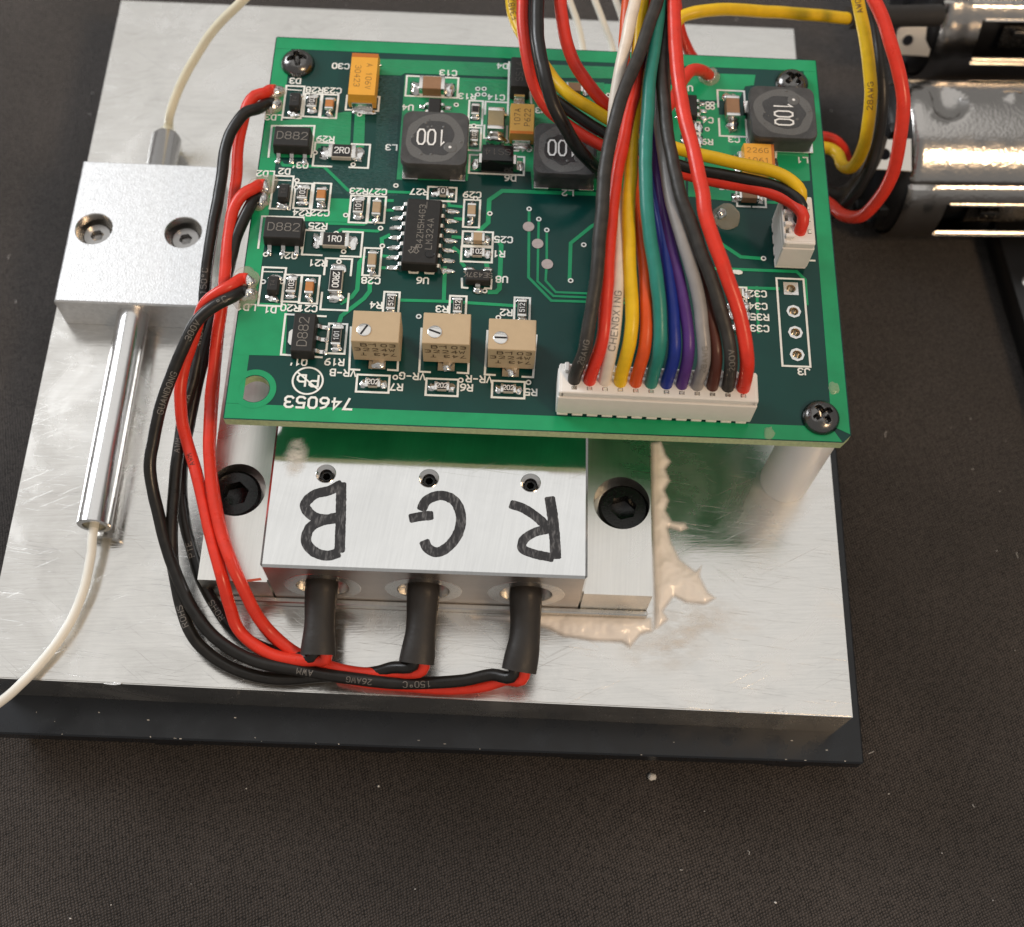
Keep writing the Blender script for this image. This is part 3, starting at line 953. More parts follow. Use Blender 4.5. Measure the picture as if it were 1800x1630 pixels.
# polished steel ferrule running through the clamp
FZ = 2.45
fa, fb_ = Vector((-15.35, -6.9, FZ)), Vector((-15.0, 45.2, FZ))
fer = thing('ferrule', 'long polished steel ferrule tube passing through the fibre clamp', 'ferrule', T(*fa))
ax = (fb_ - fa).normalized()
mb = MB()
L_ = (fb_ - fa).length
prof = [(1.25, 0.9), (1.25, 0.0), (1.72, 0.0), (1.82, 0.1), (1.82, L_ - 0.5), (1.5, L_), (0, L_)]
mb.lathe(prof, 40)
Mf = Matrix.Translation(fa) @ Vector((0, 0, 1)).rotation_difference(ax).to_matrix().to_4x4()
obj('tube', mb, 'steel', fer, Mf, smooth=35)
obj('glue_plug', MB().lathe([(0, -0.35), (0.7, -0.2), (1.24, 0.25), (1.24, 0.9)], 24), 'glue_clear', fer, Mf, smooth=True)
obj('glue_plug', MB().lathe([(1.5, L_ - 0.02), (1.1, L_ + 0.7), (0.7, L_ + 1.5), (0.5, L_ + 2.2)], 24), 'glue_clear', fer, Mf, smooth=True)

def cable(name, label, cat, pts, r, material, n=14, step=0.5, group=None):
    path = spline(pts, step)
    sd = len(label) * 3.7 + r * 11
    m = len(path)
    for i, q in enumerate(path):                       # hand-bent: slight waviness away from the ends
        k = min(1.0, i / 8, (m - 1 - i) / 8)
        s = i * step
        path[i] = q + k * Vector((0.16 * mnoise.noise(Vector((s * 0.22, sd, 0))) + 0.03 * mnoise.noise(Vector((s * 0.8, sd, 5))),
                                  0.10 * mnoise.noise(Vector((s * 0.22, sd, 9))),
                                  0.06 * mnoise.noise(Vector((s * 0.3, sd, 17)))))
    rr = [r * (1 + 0.025 * mnoise.noise(Vector((i * step * 0.6, sd, 3)))) for i in range(m)]
    o = obj(name, MB().tube(path, rr, n), material, smooth=50)
    tag(o, label, cat, group)
    return o, path

cable('optical_fibre', 'white coated fibre leaving the front of the ferrule over the plate edge', 'fibre',
      [(-15.35, -6.0, FZ), (-15.4, -8.2, 2.3)] + [(-15.32, -9.89, 1.9), (-15.46, -13.26, 1.5), (-16.09, -16.01, 1.2), (-17.14, -18.76, 1), (-18.91, -21.68, 0.8), (-21.31, -24.69, 0.6), (-25.37, -27.52, -1), (-33.05, -30.89, -6)], 0.5, 'fibre_white')
cable('optical_fibre', 'cream coated fibre arching up from the back of the ferrule', 'fibre',
      [(-15.0, 44.0, FZ), (-15.0, 46.5, 2.6)] + [(-14.38, 47.01, 4.5), (-12.91, 49.37, 7), (-10.69, 51.41, 10), (-7.9, 52.54, 13.5), (-4.66, 53.01, 17), (-0.92, 54.38, 20), (5.19, 56.61, 24)], 0.55, 'fibre_cream')

# ------------------------------------------------------------------ standoffs and board screws
BS = [(2.95, 45.5), (59.85, 45.7), (60.0, 2.66)]
st = MB().lathe([(0, 0.02), (2.7, 0.02), (2.75, 0.1), (2.75, HB - 1.26), (0, HB - 1.26)], 36).mesh('standoff', 'nylon_rod', 40)
for (x, y), lab in zip(BS, ('white nylon standoff under the back left corner of the circuit board', 'white nylon standoff under the back right corner of the circuit board',
                            'white nylon standoff under the front right corner of the circuit board')):
    tag(obj('standoff', st, None, None, T(x, y, 0)), lab, 'standoff', 'board standoffs')

def pan_head():
    """pan head with a pressed cross recess, built on a polar grid"""
    R_, H_ = 1.92, 1.15
    n, m = 72, 26
    mb = MB()
    def height(x, y):
        r = math.hypot(x, y) / R_
        z = H_ * (1 - r ** 2.6) ** 0.55 if r < 1 else 0
        w = 0.27 + 0.10 * max(0, 1 - r / 0.6)
        d = max(0, 1.12 - math.hypot(x, y))
        arm = max(0, min(1, (w - min(abs(x), abs(y))) / 0.10))
        cut = arm * min(1, d / 0.16) * (0.62 + 0.4 * max(0, 1 - math.hypot(x, y) / 0.7))
        return z - cut
    mb.v.append((0, 0, height(0, 0)))
    for j in range(1, m + 1):
        r = R_ * (j / m)
        for i in range(n):
            a = 2 * math.pi * i / n
            x, y = r * math.cos(a), r * math.sin(a)
            mb.v.append((x, y, height(x, y) if j < m else 0.0))
    for i in range(n):
        mb.f.append((0, 1 + i, 1 + (i + 1) % n))
    for j in range(m - 1):
        for i in range(n):
            a = 1 + j * n + i; b = 1 + j * n + (i + 1) % n
            mb.f.append((a, a + n, b + n, b))
    return mb
ph = pan_head().mesh('pan_head_screw', 'black_nickel', 55)
for (x, y), a, lab in zip(BS, (12, 38, 32), ('black cross-head screw at the back left corner of the board', 'black cross-head screw at the back right corner, behind the square inductor',
                                             'black cross-head screw at the front right corner of the board')):
    tag(obj('pan_head_screw', ph, None, None, T(x, y, HB + 0.1, a)), lab, 'screw', 'screws holding the circuit board')

# ================================================================== CIRCUIT BOARD
BWD, BHT = 63.0, 49.5
board = thing('circuit_board', 'green populated circuit board raised on standoffs over the aluminium plate', 'circuit board', T(31.5, 24.7, HB - 1.2))
HOLE = (2.75, 3.5, 1.5)
bh = ellipse(HOLE[0], HOLE[1], HOLE[2], HOLE[2], 36)
pads = ((57.98, 17.93), (58.1, 15.13), (58.11, 12.57), (58.11, 9.92))
pad_holes = [ellipse(x, y, 0.5, 0.5, 18) for x, y in pads]
mb = MB()
outl = [(0, 0.15), (0.15, 0), (BWD - 0.9, 0), (BWD, 0.9), (BWD, BHT - 0.15), (BWD - 0.15, BHT), (0.15, BHT), (0, BHT - 0.15)]
vs, fs = face_with_holes(outl, [bh] + pad_holes)
mb.add([(x, y, HB - 1.2) for x, y, _ in vs], [f[::-1] for f in fs])
sub_under = obj('under_side', mb, 'board_under', board)
mb = MB()
n = len(outl)
edge = []
for i in range(n):                                   # routed edge, slightly fuzzy
    a, b = Vector(outl[i]), Vector(outl[(i + 1) % n])
    m = max(1, int((b - a).length / 0.35))
    for k in range(m):
        p = a.lerp(b, k / m)
        edge.append((p.x, p.y))
n = len(edge)
rim = lambda q: q
def fuzz(p, s):
    k = 0.05 * mnoise.noise(Vector((p[0] * 1.7, p[1] * 1.7, s)))
    cx, cy = p[0] - BWD / 2, p[1] - BHT / 2
    return (p[0] + (k if abs(cx) > BWD / 2 - 0.05 else 0) * (1 if cx > 0 else -1), p[1] + (k if abs(cy) > BHT / 2 - 0.05 else 0) * (1 if cy > 0 else -1))
top_e = edge
mid_e = [fuzz(p, 4) for p in edge]
mb.add([(x, y, HB) for x, y in top_e] + [(x, y, HB - 0.25) for x, y in mid_e] + [(x, y, HB - 1.2) for x, y in top_e],
       [(n * j + n + i, n * j + n + (i + 1) % n, n * j + (i + 1) % n, n * j + i) for j in (0, 1) for i in range(n)])
m = len(bh)
mb.add([(x, y, HB) for x, y in bh] + [(x, y, HB - 1.2) for x, y in bh], [(i, (i + 1) % m, m + (i + 1) % m, m + i) for i in range(m)])
obj('edge', mb, 'board_edge', board)
mb = MB()
vs, fs = face_with_holes(outl, [bh] + pad_holes)
mb.add([(x, y, HB) for x, y, _ in vs], fs)
obj('solder_mask', mb, 'mask_dark', board)

ZC = HB + 0.02           # copper under the mask stands proud
LAY = [0]
def pour(poly, material='mask_copper', z=0.0):
    LAY[0] += 1
    return obj('copper_pour', MB().prism(poly, HB + 0.002, ZC + z + 0.0012 * (LAY[0] % 9), False), material, board)
def trace(line, w, z=0.012):
    mb = MB()
    LAY[0] += 1
    mb.stroke(line, w, ZC + z + 0.0012 * (LAY[0] % 9))
    return obj('copper_trace', mb, 'mask_copper', board)

# border of copper round the edge (four strips, butted) and the ring of the empty mounting hole
e = 0.12
pour([(e, e), (BWD - 1.0, e), (BWD - 2.0, 1.75), (e, 1.75)])
pour([(e, 1.78), (1.75, 1.78), (1.95, BHT - 1.78), (e, BHT - 1.78)])
pour([(BWD - 1.9, 1.85), (BWD - e, 1.0), (BWD - e, BHT - 1.78), (BWD - 1.6, BHT - 1.78)])
pour([(e, BHT - e), (e, BHT - 1.75), (BWD - e, BHT - 1.75), (BWD - e, BHT - e)])
vs, fs = face_with_holes(ellipse(HOLE[0], HOLE[1], 2.2, 2.2, 40), [ellipse(HOLE[0], HOLE[1], 1.56, 1.56, 36)])
obj('hole_ring', MB().add([(x, y, ZC + 0.02) for x, y, _ in vs], fs), 'mask_copper', board)
# larger pours
pour([(0.26, 37.31), (2.23, 37.41), (5.98, 38.17), (8.85, 38.97), (9.61, 39.01), (9.85, 33.86), (6.38, 33.83), (5.88, 32.48), (0.27, 32.19)], 'mask_copper_rough', 0.004)
pour([(9.99, 39.03), (11.14, 39.09), (11.42, 33.94), (10.16, 33.87)], 'mask_copper_rough', 0.006)
pour([(12.05, 46.83), (27.48, 47.01), (47.28, 47.26), (47.23, 45.74), (27.54, 44.99), (15.26, 44.9), (14.82, 44.54), (12.09, 44.48)], 'mask_copper_rough', 0.002)
pour([(15.28, 44.57), (27.55, 44.58), (38.15, 44.74), (38, 29.67), (30.18, 29.5), (30, 31.79), (23.21, 31.59), (23.08, 30.2), (15.29, 29.96)], 'mask_copper_rough', 0.004)
pour([(38.15, 44.57), (47.21, 44.9), (47.15, 29.29), (37.87, 29.43)], 'mask_copper', 0.006)
pour([(47.59, 46.77), (55.73, 46.88), (55.45, 45.35), (54.45, 45.13), (53.56, 42.93), (49.24, 42.86), (47.42, 42.92)], 'mask_copper', 0.003)
pour([(47.53, 42.44), (51.19, 42.47), (51.25, 40.84), (54.24, 40.83), (54.18, 36.97), (61.12, 36.85), (61.05, 32.14), (56, 31.58), (55.88, 29.28), (47.4, 29.3)], 'mask_copper', 0.005)
pour([(8.24, 27.1), (10.47, 27.14), (10.59, 24.09), (5.65, 23.99), (5.74, 24.88), (8.29, 25.23)], 'mask_copper', 0.004)
pour([(0.29, 13.53), (5.19, 13.62), (5.11, 12.65), (5.48, 7.41), (0.33, 7.31)], 'mask_copper', 0.004)
pour([(1.13, 15.45), (1.78, 15.48), (1.76, 13.6), (1.17, 13.57)], 'mask_copper', 0.007)
# rippled bare areas
obj('mask_ripple', MB().prism([(12.16, 44.4), (14.76, 44.46), (15.17, 28.89), (15.62, 27.77), (10.19, 27.5), (7.57, 31.1), (5.87, 31.24), (5.78, 32.16), (10.69, 31.26), (12.56, 31.36), (12.69, 33.77)], HB + 0.002, HB + 0.008, False), 'mask_rough', board)
obj('mask_ripple', MB().prism([(0.3, 31.88), (5.53, 32.15), (5.62, 31.23), (7.4, 30.94), (9.8, 27.71), (4.47, 27.74), (1.74, 31.26), (0.32, 31.19)], HB + 0.002, HB + 0.009, False), 'mask_rough', board)
# traces
W1 = 0.36
for line, w in (
    ([(2.02, 32.2), (2.75, 31.23), (7.25, 31.24), (10.12, 28.25), (16.83, 28.29)], W1),
    ([(8.11, 23.82), (12.2, 23.88), (13.07, 24.51)], W1), ([(9.37, 22.71), (9.82, 23.1), (13.73, 23.07), (14.19, 23.53)], W1),
    ([(15.04, 27.14), (14.24, 27.1)], W1), ([(15.13, 25.87), (14.33, 25.83)], W1),
    ([(14.35, 21.28), (14.23, 22.14), (14.99, 22.62)], 0.42), ([(15.54, 19.89), (14.32, 19.98)], W1), ([(15.52, 18.46), (14.31, 18.47)], W1),
    ([(12.53, 19.75), (12.1, 19.01), (12.13, 15.62), (11.61, 14.69), (10.61, 13.95)], 0.46), ([(13.36, 16.73), (13.45, 15.54), (12.93, 14.61), (10.74, 12.37), (10.5, 11.06)], 0.46),
    ([(21.17, 18.8), (21.26, 14.65)], 0.42), ([(16.62, 14.57), (21.26, 14.65), (28.78, 14.45)], 0.36),
    ([(38, 29.13), (26.94, 29.03), (25.55, 27.75), (25.54, 24.76), (24.48, 23.53)], 0.5), ([(26.72, 22.47), (27.05, 21.9), (27.04, 16.46), (26.7, 16.03), (25.98, 15.99)], 0.5),
    ([(22.01, 21.36), (22.77, 20.68), (22.88, 19.53), (23.21, 19.12)], 0.4), ([(25.54, 19.66), (25.63, 19.09)], 0.5), ([(21.82, 22.74), (22.8, 22.71)], 0.4), ([(21.95, 25.1), (22.88, 25.07)], 0.4),
    ([(21.09, 27.52), (21.25, 26.78), (22.62, 26.7)], 0.34),
    ([(29.93, 26.62), (29.97, 24.76), (30.07, 18.02), (32.53, 15.25), (40.38, 15.34)], 0.30), ([(31.01, 25.33), (31.01, 22.38), (31.04, 17.57), (32.76, 15.82), (40.38, 15.83)], 0.26), ([(31.9, 24.04), (31.97, 19.97), (31.89, 17.68), (32.99, 16.32), (40.39, 16.32)], 0.26),
    ([(37.99, 25.67), (36.76, 24.87), (34.5, 22.55), (34.42, 17.8)], 0.40),
    ([(48.34, 29.35), (54.91, 28.92), (59.32, 29.07)], 0.36),
    ([(50.43, 23.55), (52.81, 21.7), (55.02, 21.59)], 0.42), ([(48.95, 20.07), (58.73, 20.11), (59.58, 19.15), (59.55, 16.1)], 0.36), ([(52.51, 17.81), (56.64, 17.87)], 0.36),
    ([(54.34, 17.97), (54.22, 12.39)], 0.30),
    ([(22.02, 44.19), (27.56, 44.16)], 0.12), ([(17.87, 31.63), (18.01, 31.33)], 0.2)):
    trace(line, w)
# vias
vm = MB()
vs, fs = face_with_holes(ellipse(0, 0, 0.30, 0.30, 14), [ellipse(0, 0, 0.14, 0.14, 10)])
vm.add([(x, y, 0.04) for x, y, _ in vs], fs)
vm.add([(x, y, 0.0) for x, y in ellipse(0, 0, 0.3, 0.3, 14)] + [(x, y, 0.04) for x, y in ellipse(0, 0, 0.3, 0.3, 14)], [(i, (i + 1) % 14, 14 + (i + 1) % 14, 14 + i) for i in range(14)])
via = vm.mesh('via', 'silkscreen')
vh = MB().prism(ellipse(0, 0, 0.15, 0.15, 10), 0.0, 0.038, False).mesh('via_hole', 'dark_hole')
for x, y in ((10.54, 38.66), (15.28, 29.12), (9.32, 22.56), (14.01, 23.45), (14.36, 21.21), (10.15, 24.96), (2.11, 19.53), (4.45, 29.25), (4.47, 28.34), (2.24, 16.13), (4.2, 16.22), (9.93, 18.98), (10.31, 20.29),
             (6.07, 33.11), (10.4, 31.71), (23.69, 43.04), (24.41, 43.08), (23.73, 42.22), (24.44, 42.26), (25.68, 25.95), (29.93, 26.76), (31.01, 25.48), (31.9, 24.11), (34.54, 17.81), (35.91, 22.4),
             (38.61, 42.94), (38.6, 42.28), (50.01, 42.32), (50.53, 42.35), (49.99, 41.75), (50.51, 41.78), (49.81, 38.66), (18.76, 12.67), (27.04, 12.92), (16.82, 5.41), (23.47, 5.38), (30.36, 5.43), (55.26, 21.6),
             (27.17, 35.79), (21.34, 40.61), (23.46, 37.74), (24.06, 27.82), (25.5, 16.11)):
    v = obj('via', via, None, board, T(x, y, HB + 0.03))
    obj('hole', vh, None, v, T(x, y, HB + 0.034))
# round test pads
tp = MB().prism(ellipse(0, 0, 0.62, 0.62, 24), 0, 0.05, False).mesh('test_pad', 'pad_copper')
for x, y in ((29.92, 24.46), (30.95, 22.31), (32.03, 19.76)):
    obj('test_pad', tp, None, board, T(x, y, HB + 0.02))

# ------------------------------------------------------------------ white legend print
SILK = MB()          # lead-free mark
ZS = HB + 0.052
SW = 0.22
EM = [0]
def emit(mb, name):
    EM[0] += 1
    mb.v = [(x, y, zz + 0.0009 * (EM[0] % 24)) for x, y, zz in mb.v]
    return obj(name, mb, 'silkscreen', board)
def leg(text, xy, h=0.72, rot=180, w=0.165, adv=5.8, aspect=1.0):
    mb = MB()
    write(mb, text, xy[0], xy[1], ZS, h, rot, w, adv, aspect)
    emit(mb, 'legend_text')
def rect(r, w=SW, pad=0.0):
    cx, cy, a, b = r
    a += pad; b += pad
    emit(MB().stroke([(cx - a / 2, cy - b / 2), (cx + a / 2, cy - b / 2), (cx + a / 2, cy + b / 2), (cx - a / 2, cy + b / 2)], w, ZS, True), 'legend_outline')
def line(pts, w=SW, z=0.0):
    emit(MB().stroke(pts, w, ZS + z), 'legend_outline')
for t, p in (('C30', (7.84, 45.5)), ('D3', (2.87, 43.06)), ('R28', (5.18, 41.87)), ('C23', (7.24, 41.9)), ('C13', (20.21, 45.18)), ('LD3', (0.98, 37.74)), ('R29', (7.03, 35.04)),
             ("Q3'", (4.49, 31.32)), ('D2', (2.96, 30.4)), ('LD2', (0.95, 29.99)), ('L3', (14.43, 34.25)), ('R24', (5.42, 25.02)), ('C22', (7.38, 25.11)), ('R23', (11.31, 28.16)), ('C27', (13.36, 28.19)),
             ('R25', (7.29, 23.41)), ("Q2'", (4.46, 19.5)), ('R21', (7.73, 18.73)), ('R20', (5.36, 13.08)), ('C21', (7.19, 13.1)), ('D1', (3.33, 12.78)), ('LD1', (0.83, 12.94)), ('C28', (13.47, 16.8)),
             ('R4', (14.23, 13.84)), ('R19', (10.51, 6.91)), ("Q1'", (6.76, 6.74)), ('VR-B', (11.49, 5.7)), ('R7', (17.01, 4.31)), ('VR-G', (18.54, 5.62)), ('R6', (24.09, 4.56)), ('VR-R', (25.32, 5.59)), ('R5', (30.62, 4.33)),
             ('R3', (21.13, 13.68)), ('R2', (27.85, 13.58)), ('U6', (18.91, 17.06)), ('R27', (17.87, 28.42)), ('C29', (23.66, 28.33)), ('C25', (27.27, 22.64)), ('R1', (26.84, 20.8)), ('U8', (27.25, 17.6)), ('C14', (25.81, 41.92)), ('D4', (26.38, 46.52)),
             ('C15', (29.04, 34.86)), ('D6', (27.76, 30.75)), ('L2', (34.12, 29.09)), ('U3', (30.97, 40.32)), ('U4', (15.9, 39.92)), ('R13', (22.51, 41.9)), ('C3', (52.79, 37.37)), ('R9', (49.75, 36.89)), ('C4', (49.92, 39.95)), ('C5', (51.48, 30.81)),
             ('L1', (60.35, 34.91)), ('U1', (47.72, 44.43)), ('C32', (54.35, 17.12)), ('C34', (54.33, 15.58)), ('R35', (54.44, 14.26)), ('C33', (54.37, 12.88)), ('J3', (58.69, 7.94)), ('U5', (53.72, 35.28))):
    leg(t, p)
leg('746053', (9.33, 2.17), 1.18, 180, 0.24, 6.0)
# lead-free mark: struck-out Pb in a ring
px, py = (8.01, 4.63)
SILK.stroke(ellipse(px, py, 1.52, 1.52, 32), 0.2, ZS, True)
a = math.radians(-40)
SILK.stroke([(px - 1.5 * math.cos(a), py - 1.5 * math.sin(a)), (px + 1.5 * math.cos(a), py + 1.5 * math.sin(a))], 0.18, ZS + 0.004)
write(SILK, 'Pb', px, py, ZS + 0.008, 1.25, 180, 0.22, 6.2)
for r in ((5.13, 39.66, 1.79, 3.24), (7.06, 39.64, 1.79, 3.32), (5.29, 27.25, 1.78, 3.31), (7.3, 27.24, 1.85, 3.53), (11.47, 25.8, 1.9, 3.5), (13.43, 25.86, 1.78, 3.43), (5.32, 15.47, 1.84, 3.29), (7.14, 15.42, 1.9, 3.42), (13.42, 19.14, 1.81, 3.43),
          (10.51, 9.64, 1.87, 3.5), (20.37, 28.24, 3.1, 1.81), (23.71, 25.86, 1.73, 3.57), (24.49, 22.61, 3.24, 1.82), (24.47, 20.61, 3.28, 1.87), (15.8, 13.91, 1.6, 3.18), (22.76, 13.82, 1.72, 3.04), (29.48, 13.79, 1.61, 3.31),
          (14.6, 4.59, 3.28, 1.95), (21.61, 4.48, 3.23, 1.89), (28.33, 4.52, 3.29, 1.89), (23.58, 39.56, 1.54, 3.48), (23.57, 35.91, 1.46, 3.16), (2.98, 40.03, 2.05, 4.55), (2.97, 27.59, 2.15, 4.37), (3.23, 15.58, 2.43, 4.69), (18.46, 43.04, 5.9, 2.89),
          (57.95, 13.84, 2.89, 10.62), (48.17, 38.85, 1.62, 1.53), (48.11, 37.05, 1.61, 1.76), (52.48, 17.18, 1.46, 1.27), (52.41, 15.73, 1.45, 1.33), (10.76, 40.25, 3.66, 2.03), (26.2, 32.45, 6.05, 2.48)):
    rect(r)
for pts in ([(1.96, 41.77), (3.71, 41.7)], [(1.9, 29.2), (3.77, 29.22)], [(2.04, 17.39), (4.14, 17.42)]):
    line(pts, 0.13, 0.004)
def brackets(r, gap=0.32, w=SW, vertical=False):
    cx, cy, a, b = r
    for s in (-1, 1):
        if vertical:
            line([(cx - a / 2, cy + s * b / 2 * gap), (cx - a / 2, cy + s * b / 2), (cx + a / 2, cy + s * b / 2), (cx + a / 2, cy + s * b / 2 * gap)], w)
        else:
            line([(cx + s * a / 2 * gap, cy - b / 2), (cx + s * a / 2, cy - b / 2), (cx + s * a / 2, cy + b / 2), (cx + s * a / 2 * gap, cy + b / 2)], w)
brackets((9.01, 32.91, 6.08, 3.19)); brackets((9.04, 21.27, 6.23, 3.12)); brackets((9.9, 16.21, 2.8, 6.32), 0.35, SW, True)
brackets((52.73, 41.08, 3.07, 6.55), 0.25, SW, True); brackets((25.92, 38.67, 2.57, 5.15), 0.3, SW, True); brackets((54.32, 29.65, 3.16, 2.75), 0.1)
for pts in ([(1.01, 32.23), (0.92, 36.54), (5.66, 36.79), (5.69, 32.47)], [(1.24, 20.28), (1.2, 24.36), (5.66, 24.44), (5.82, 20.43)], [(9.16, 12.23), (4.97, 12.3), (4.98, 9.93), (5, 7.52), (9.19, 7.38)],
            [(11.85, 11.06), (12.09, 6.12), (13.13, 6.1)], [(16.84, 11.29), (17, 6.21), (16.01, 6.23)], [(19.14, 11.26), (19.2, 6.17), (20.31, 6.16)], [(24.14, 11.35), (24.19, 6.2), (23.09, 6.22)], [(25.97, 11.3), (25.88, 6.14), (26.92, 6.12)], [(31.06, 10.99), (30.81, 6.04), (29.71, 6.05)],
            [(27.15, 47.16), (27.2, 41.17)], [(29.85, 41.32), (29.68, 42.95)], [(23.03, 17.54), (23.09, 16.42), (23.69, 16.38)], [(26.16, 17.55), (26.14, 16.42), (25.48, 16.46)], [(27.49, 35.72), (27.94, 35.43), (29.98, 35.54), (30.35, 36.19)], [(57.46, 35.87), (57.1, 31.94)], [(56.74, 21.6), (60.79, 21.58)], [(49.05, 40.88), (47.49, 40.88)]):
    line(pts)
tag(obj('lead_free_mark', SILK, 'silkscreen', board), 'printed lead-free mark, struck-out Pb in a ring')

# ------------------------------------------------------------------ component kit
SOLDER = [blob(0.42, 0.36, 0.26, s, 0.34, 12, 5, 1.8).mesh('solder_joint', 'solder', 60) for s in range(6)]
NS = [0]
def solder(parent, x, y, sx=1.0, sy=1.0, sz=1.0, z=0.03, rz=None, shine=None):
    NS[0] += 1
    M = T(x, y, HB + z, rz if rz is not None else (NS[0] * 47) % 360 if abs(sx - sy) < 0.2 else 0) @ Matrix.Diagonal((sx * 1.15, sy * 1.15, sz * 1.1, 1))
    return obj('solder_joint', SOLDER[NS[0] % 6], None, parent, M)

def chip(kind, r, vertical, body, h, text=None, label=None, pad=0.55, tw=0.28, thgt=None, trot=None, dark_mask=True):
    """two-terminal chip part on its pads; r = centre and size of its body"""
    cx, cy, a, b = r
    l, w = (b, a) if vertical else (a, b)
    M = T(cx, cy, HB + 0.06, 90 if vertical else 0)
    bare = MB().prism([(-l / 2 - pad - 0.2, -w / 2 - 0.12), (l / 2 + pad + 0.2, -w / 2 - 0.12), (l / 2 + pad + 0.2, w / 2 + 0.12), (-l / 2 - pad - 0.2, w / 2 + 0.12)], 0, 0.035, False)
    o = obj(kind, MB().rbox(0, 0, h / 2, l - 2 * tw * 0.9, w, h, min(0.06, h * 0.15), 1), body, board, M)
    if label:
        tag(o, label)
    if dark_mask:
        obj('land', bare, 'mask_dark', o, T(cx, cy, HB + 0.012, 90 if vertical else 0))
    t = MB().rbox(0, 0, h / 2, tw, w + 0.05, h + 0.05, 0.07, 2).mesh('terminal', 'tinned', 50)
    for s in (-1, 1):
        obj('terminal', t, None, o, M @ T(s * (l / 2 - tw / 2), 0, 0))
        p = M @ Vector((s * (l / 2 + pad * 0.45), 0, 0))
        if vertical:
            solder(o, p.x, p.y, w * 1.25, pad * 1.7, h * 1.7)
        else:
            solder(o, p.x, p.y, pad * 1.7, w * 1.25, h * 1.7)
    if kind == 'chip_resistor':
        f = MB().box(0, 0, h + 0.02, l - 2 * tw * 1.15, w * 0.9, 0.06)
        obj('coating', f, 'film_black', o, M)
        if text:
            tm = MB()
            write(tm, text, 0, 0, h + 0.058, thgt or (w * 0.54 if w < 1.2 else w * 0.42), trot or 0, 0.085 if w < 1.2 else 0.105, 5.6, 0.84)
            obj('marking', tm, 'print_white', o, M)
    return o
R_, C_ = 'chip_resistor', 'chip_capacitor'
chip(R_, (5.11, 39.86, 1.02, 1.54), True, 'ceramic_white', 0.45, '103')
chip(R_, (5.28, 27.36, 1.05, 1.58), True, 'ceramic_white', 0.45, '103')
chip(R_, (5.28, 15.61, 0.95, 1.75), True, 'ceramic_white', 0.45, '103')
chip(R_, (11.46, 25.95, 1.04, 1.86), True, 'ceramic_white', 0.45, '101')
chip(R_, (10.5, 9.77, 0.93, 2.16), True, 'ceramic_white', 0.45, '101')
chip(R_, (20.49, 28.32, 1.24, 1.06), False, 'ceramic_white', 0.45, '101')
chip(R_, (24.53, 20.69, 1.58, 1.01), False, 'ceramic_white', 0.45, '102')
for r in ((14.63, 4.56, 1.49, 0.98), (21.61, 4.45, 1.5, 0.91), (28.33, 4.49, 1.56, 0.91)):
    chip(R_, r, False, 'ceramic_white', 0.45, '202', None, 0.5)
for r in ((15.79, 14.09, 0.89, 1.87), (22.75, 13.96, 0.89, 1.8), (29.48, 13.96, 0.89, 2)):
    chip(R_, r, True, 'ceramic_white', 0.45, '512', None, 0.3)
chip(R_, (23.54, 39.76, 0.84, 1.46), True, 'ceramic_white', 0.45, None, None, 0.4)
chip(R_, (23.56, 36.07, 0.83, 1.58), True, 'ceramic_white', 0.45, '103', None, 0.35)
chip(R_, (48.07, 38.84, 1.04, 1.05), False, 'ceramic_white', 0.4)
chip(R_, (48.02, 37.04, 1.03, 1.12), False, 'ceramic_white', 0.4)
chip(R_, (9.09, 33.07, 3.01, 1.79), False, 'ceramic_white', 0.6, '2R0', 'larger black resistor marked 2R0', 0.75, 0.42)
chip(R_, (9.27, 21.43, 3.09, 1.67), False, 'ceramic_white', 0.6, '1R0', 'larger black resistor marked 1R0', 0.75, 0.36)
chip(R_, (9.89, 16.35, 1.37, 2.81), True, 'ceramic_white', 0.6, '2R00', 'larger black resistor marked 2R00', 0.85, 0.2, 0.62, 180)
chip(C_, (7.14, 39.46, 0.89, 1.53), True, 'ceramic_orange', 0.75)
chip(C_, (7.36, 27.06, 0.92, 1.65), True, 'ceramic_orange', 0.75)
chip(C_, (7.22, 15.35, 0.83, 1.67), True, 'ceramic_orange', 0.75)
chip(C_, (13.46, 25.65, 0.86, 1.93), True, 'ceramic_tan', 0.75)
chip(C_, (13.47, 19, 0.84, 1.92), True, 'ceramic_tan', 0.75)
chip(C_, (23.71, 25.83, 0.86, 1.71), True, 'ceramic_tan', 0.75)
chip(C_, (24.52, 22.42, 1.46, 1.09), False, 'ceramic_tan', 0.75)
chip(C_, (18.52, 42.61, 2.89, 1.8), False, 'ceramic_brown', 1.25, None, 'larger brown chip capacitor at the back of the board', 0.9, 0.42)
chip(C_, (25.93, 37.66, 1.77, 3.02), True, 'ceramic_olive', 1.6, None, 'larger olive chip capacitor beside the tantalum', 0.8, 0.5)
chip(C_, (52.63, 41.16, 1.49, 2.85), True, 'ceramic_brown', 1.25, None, 'larger brown chip capacitor beside the right inductor', 1.1, 0.4, dark_mask=False)
chip(C_, (34.71, 43.32, 1.95, 1.24), False, 'ceramic_brown', 0.75)
chip(C_, (52.33, 16.92, 1.09, 0.99), False, 'ceramic_tan', 0.5)
chip(C_, (52.26, 15.48, 1.08, 1.05), False, 'ceramic_tan', 0.5)
chip(R_, (52.29, 14.37, 1.08, 0.97), False, 'ceramic_white', 0.4)
chip(C_, (52.13, 12.78, 1.07, 1.03), False, 'ceramic_tan', 0.5)
chip(C_, (53.98, 29.31, 2.2, 1.14), False, 'ceramic_brown', 0.9)
chip(C_, (53.64, 34.41, 1.27, 1.25), False, 'ceramic_brown', 0.9)

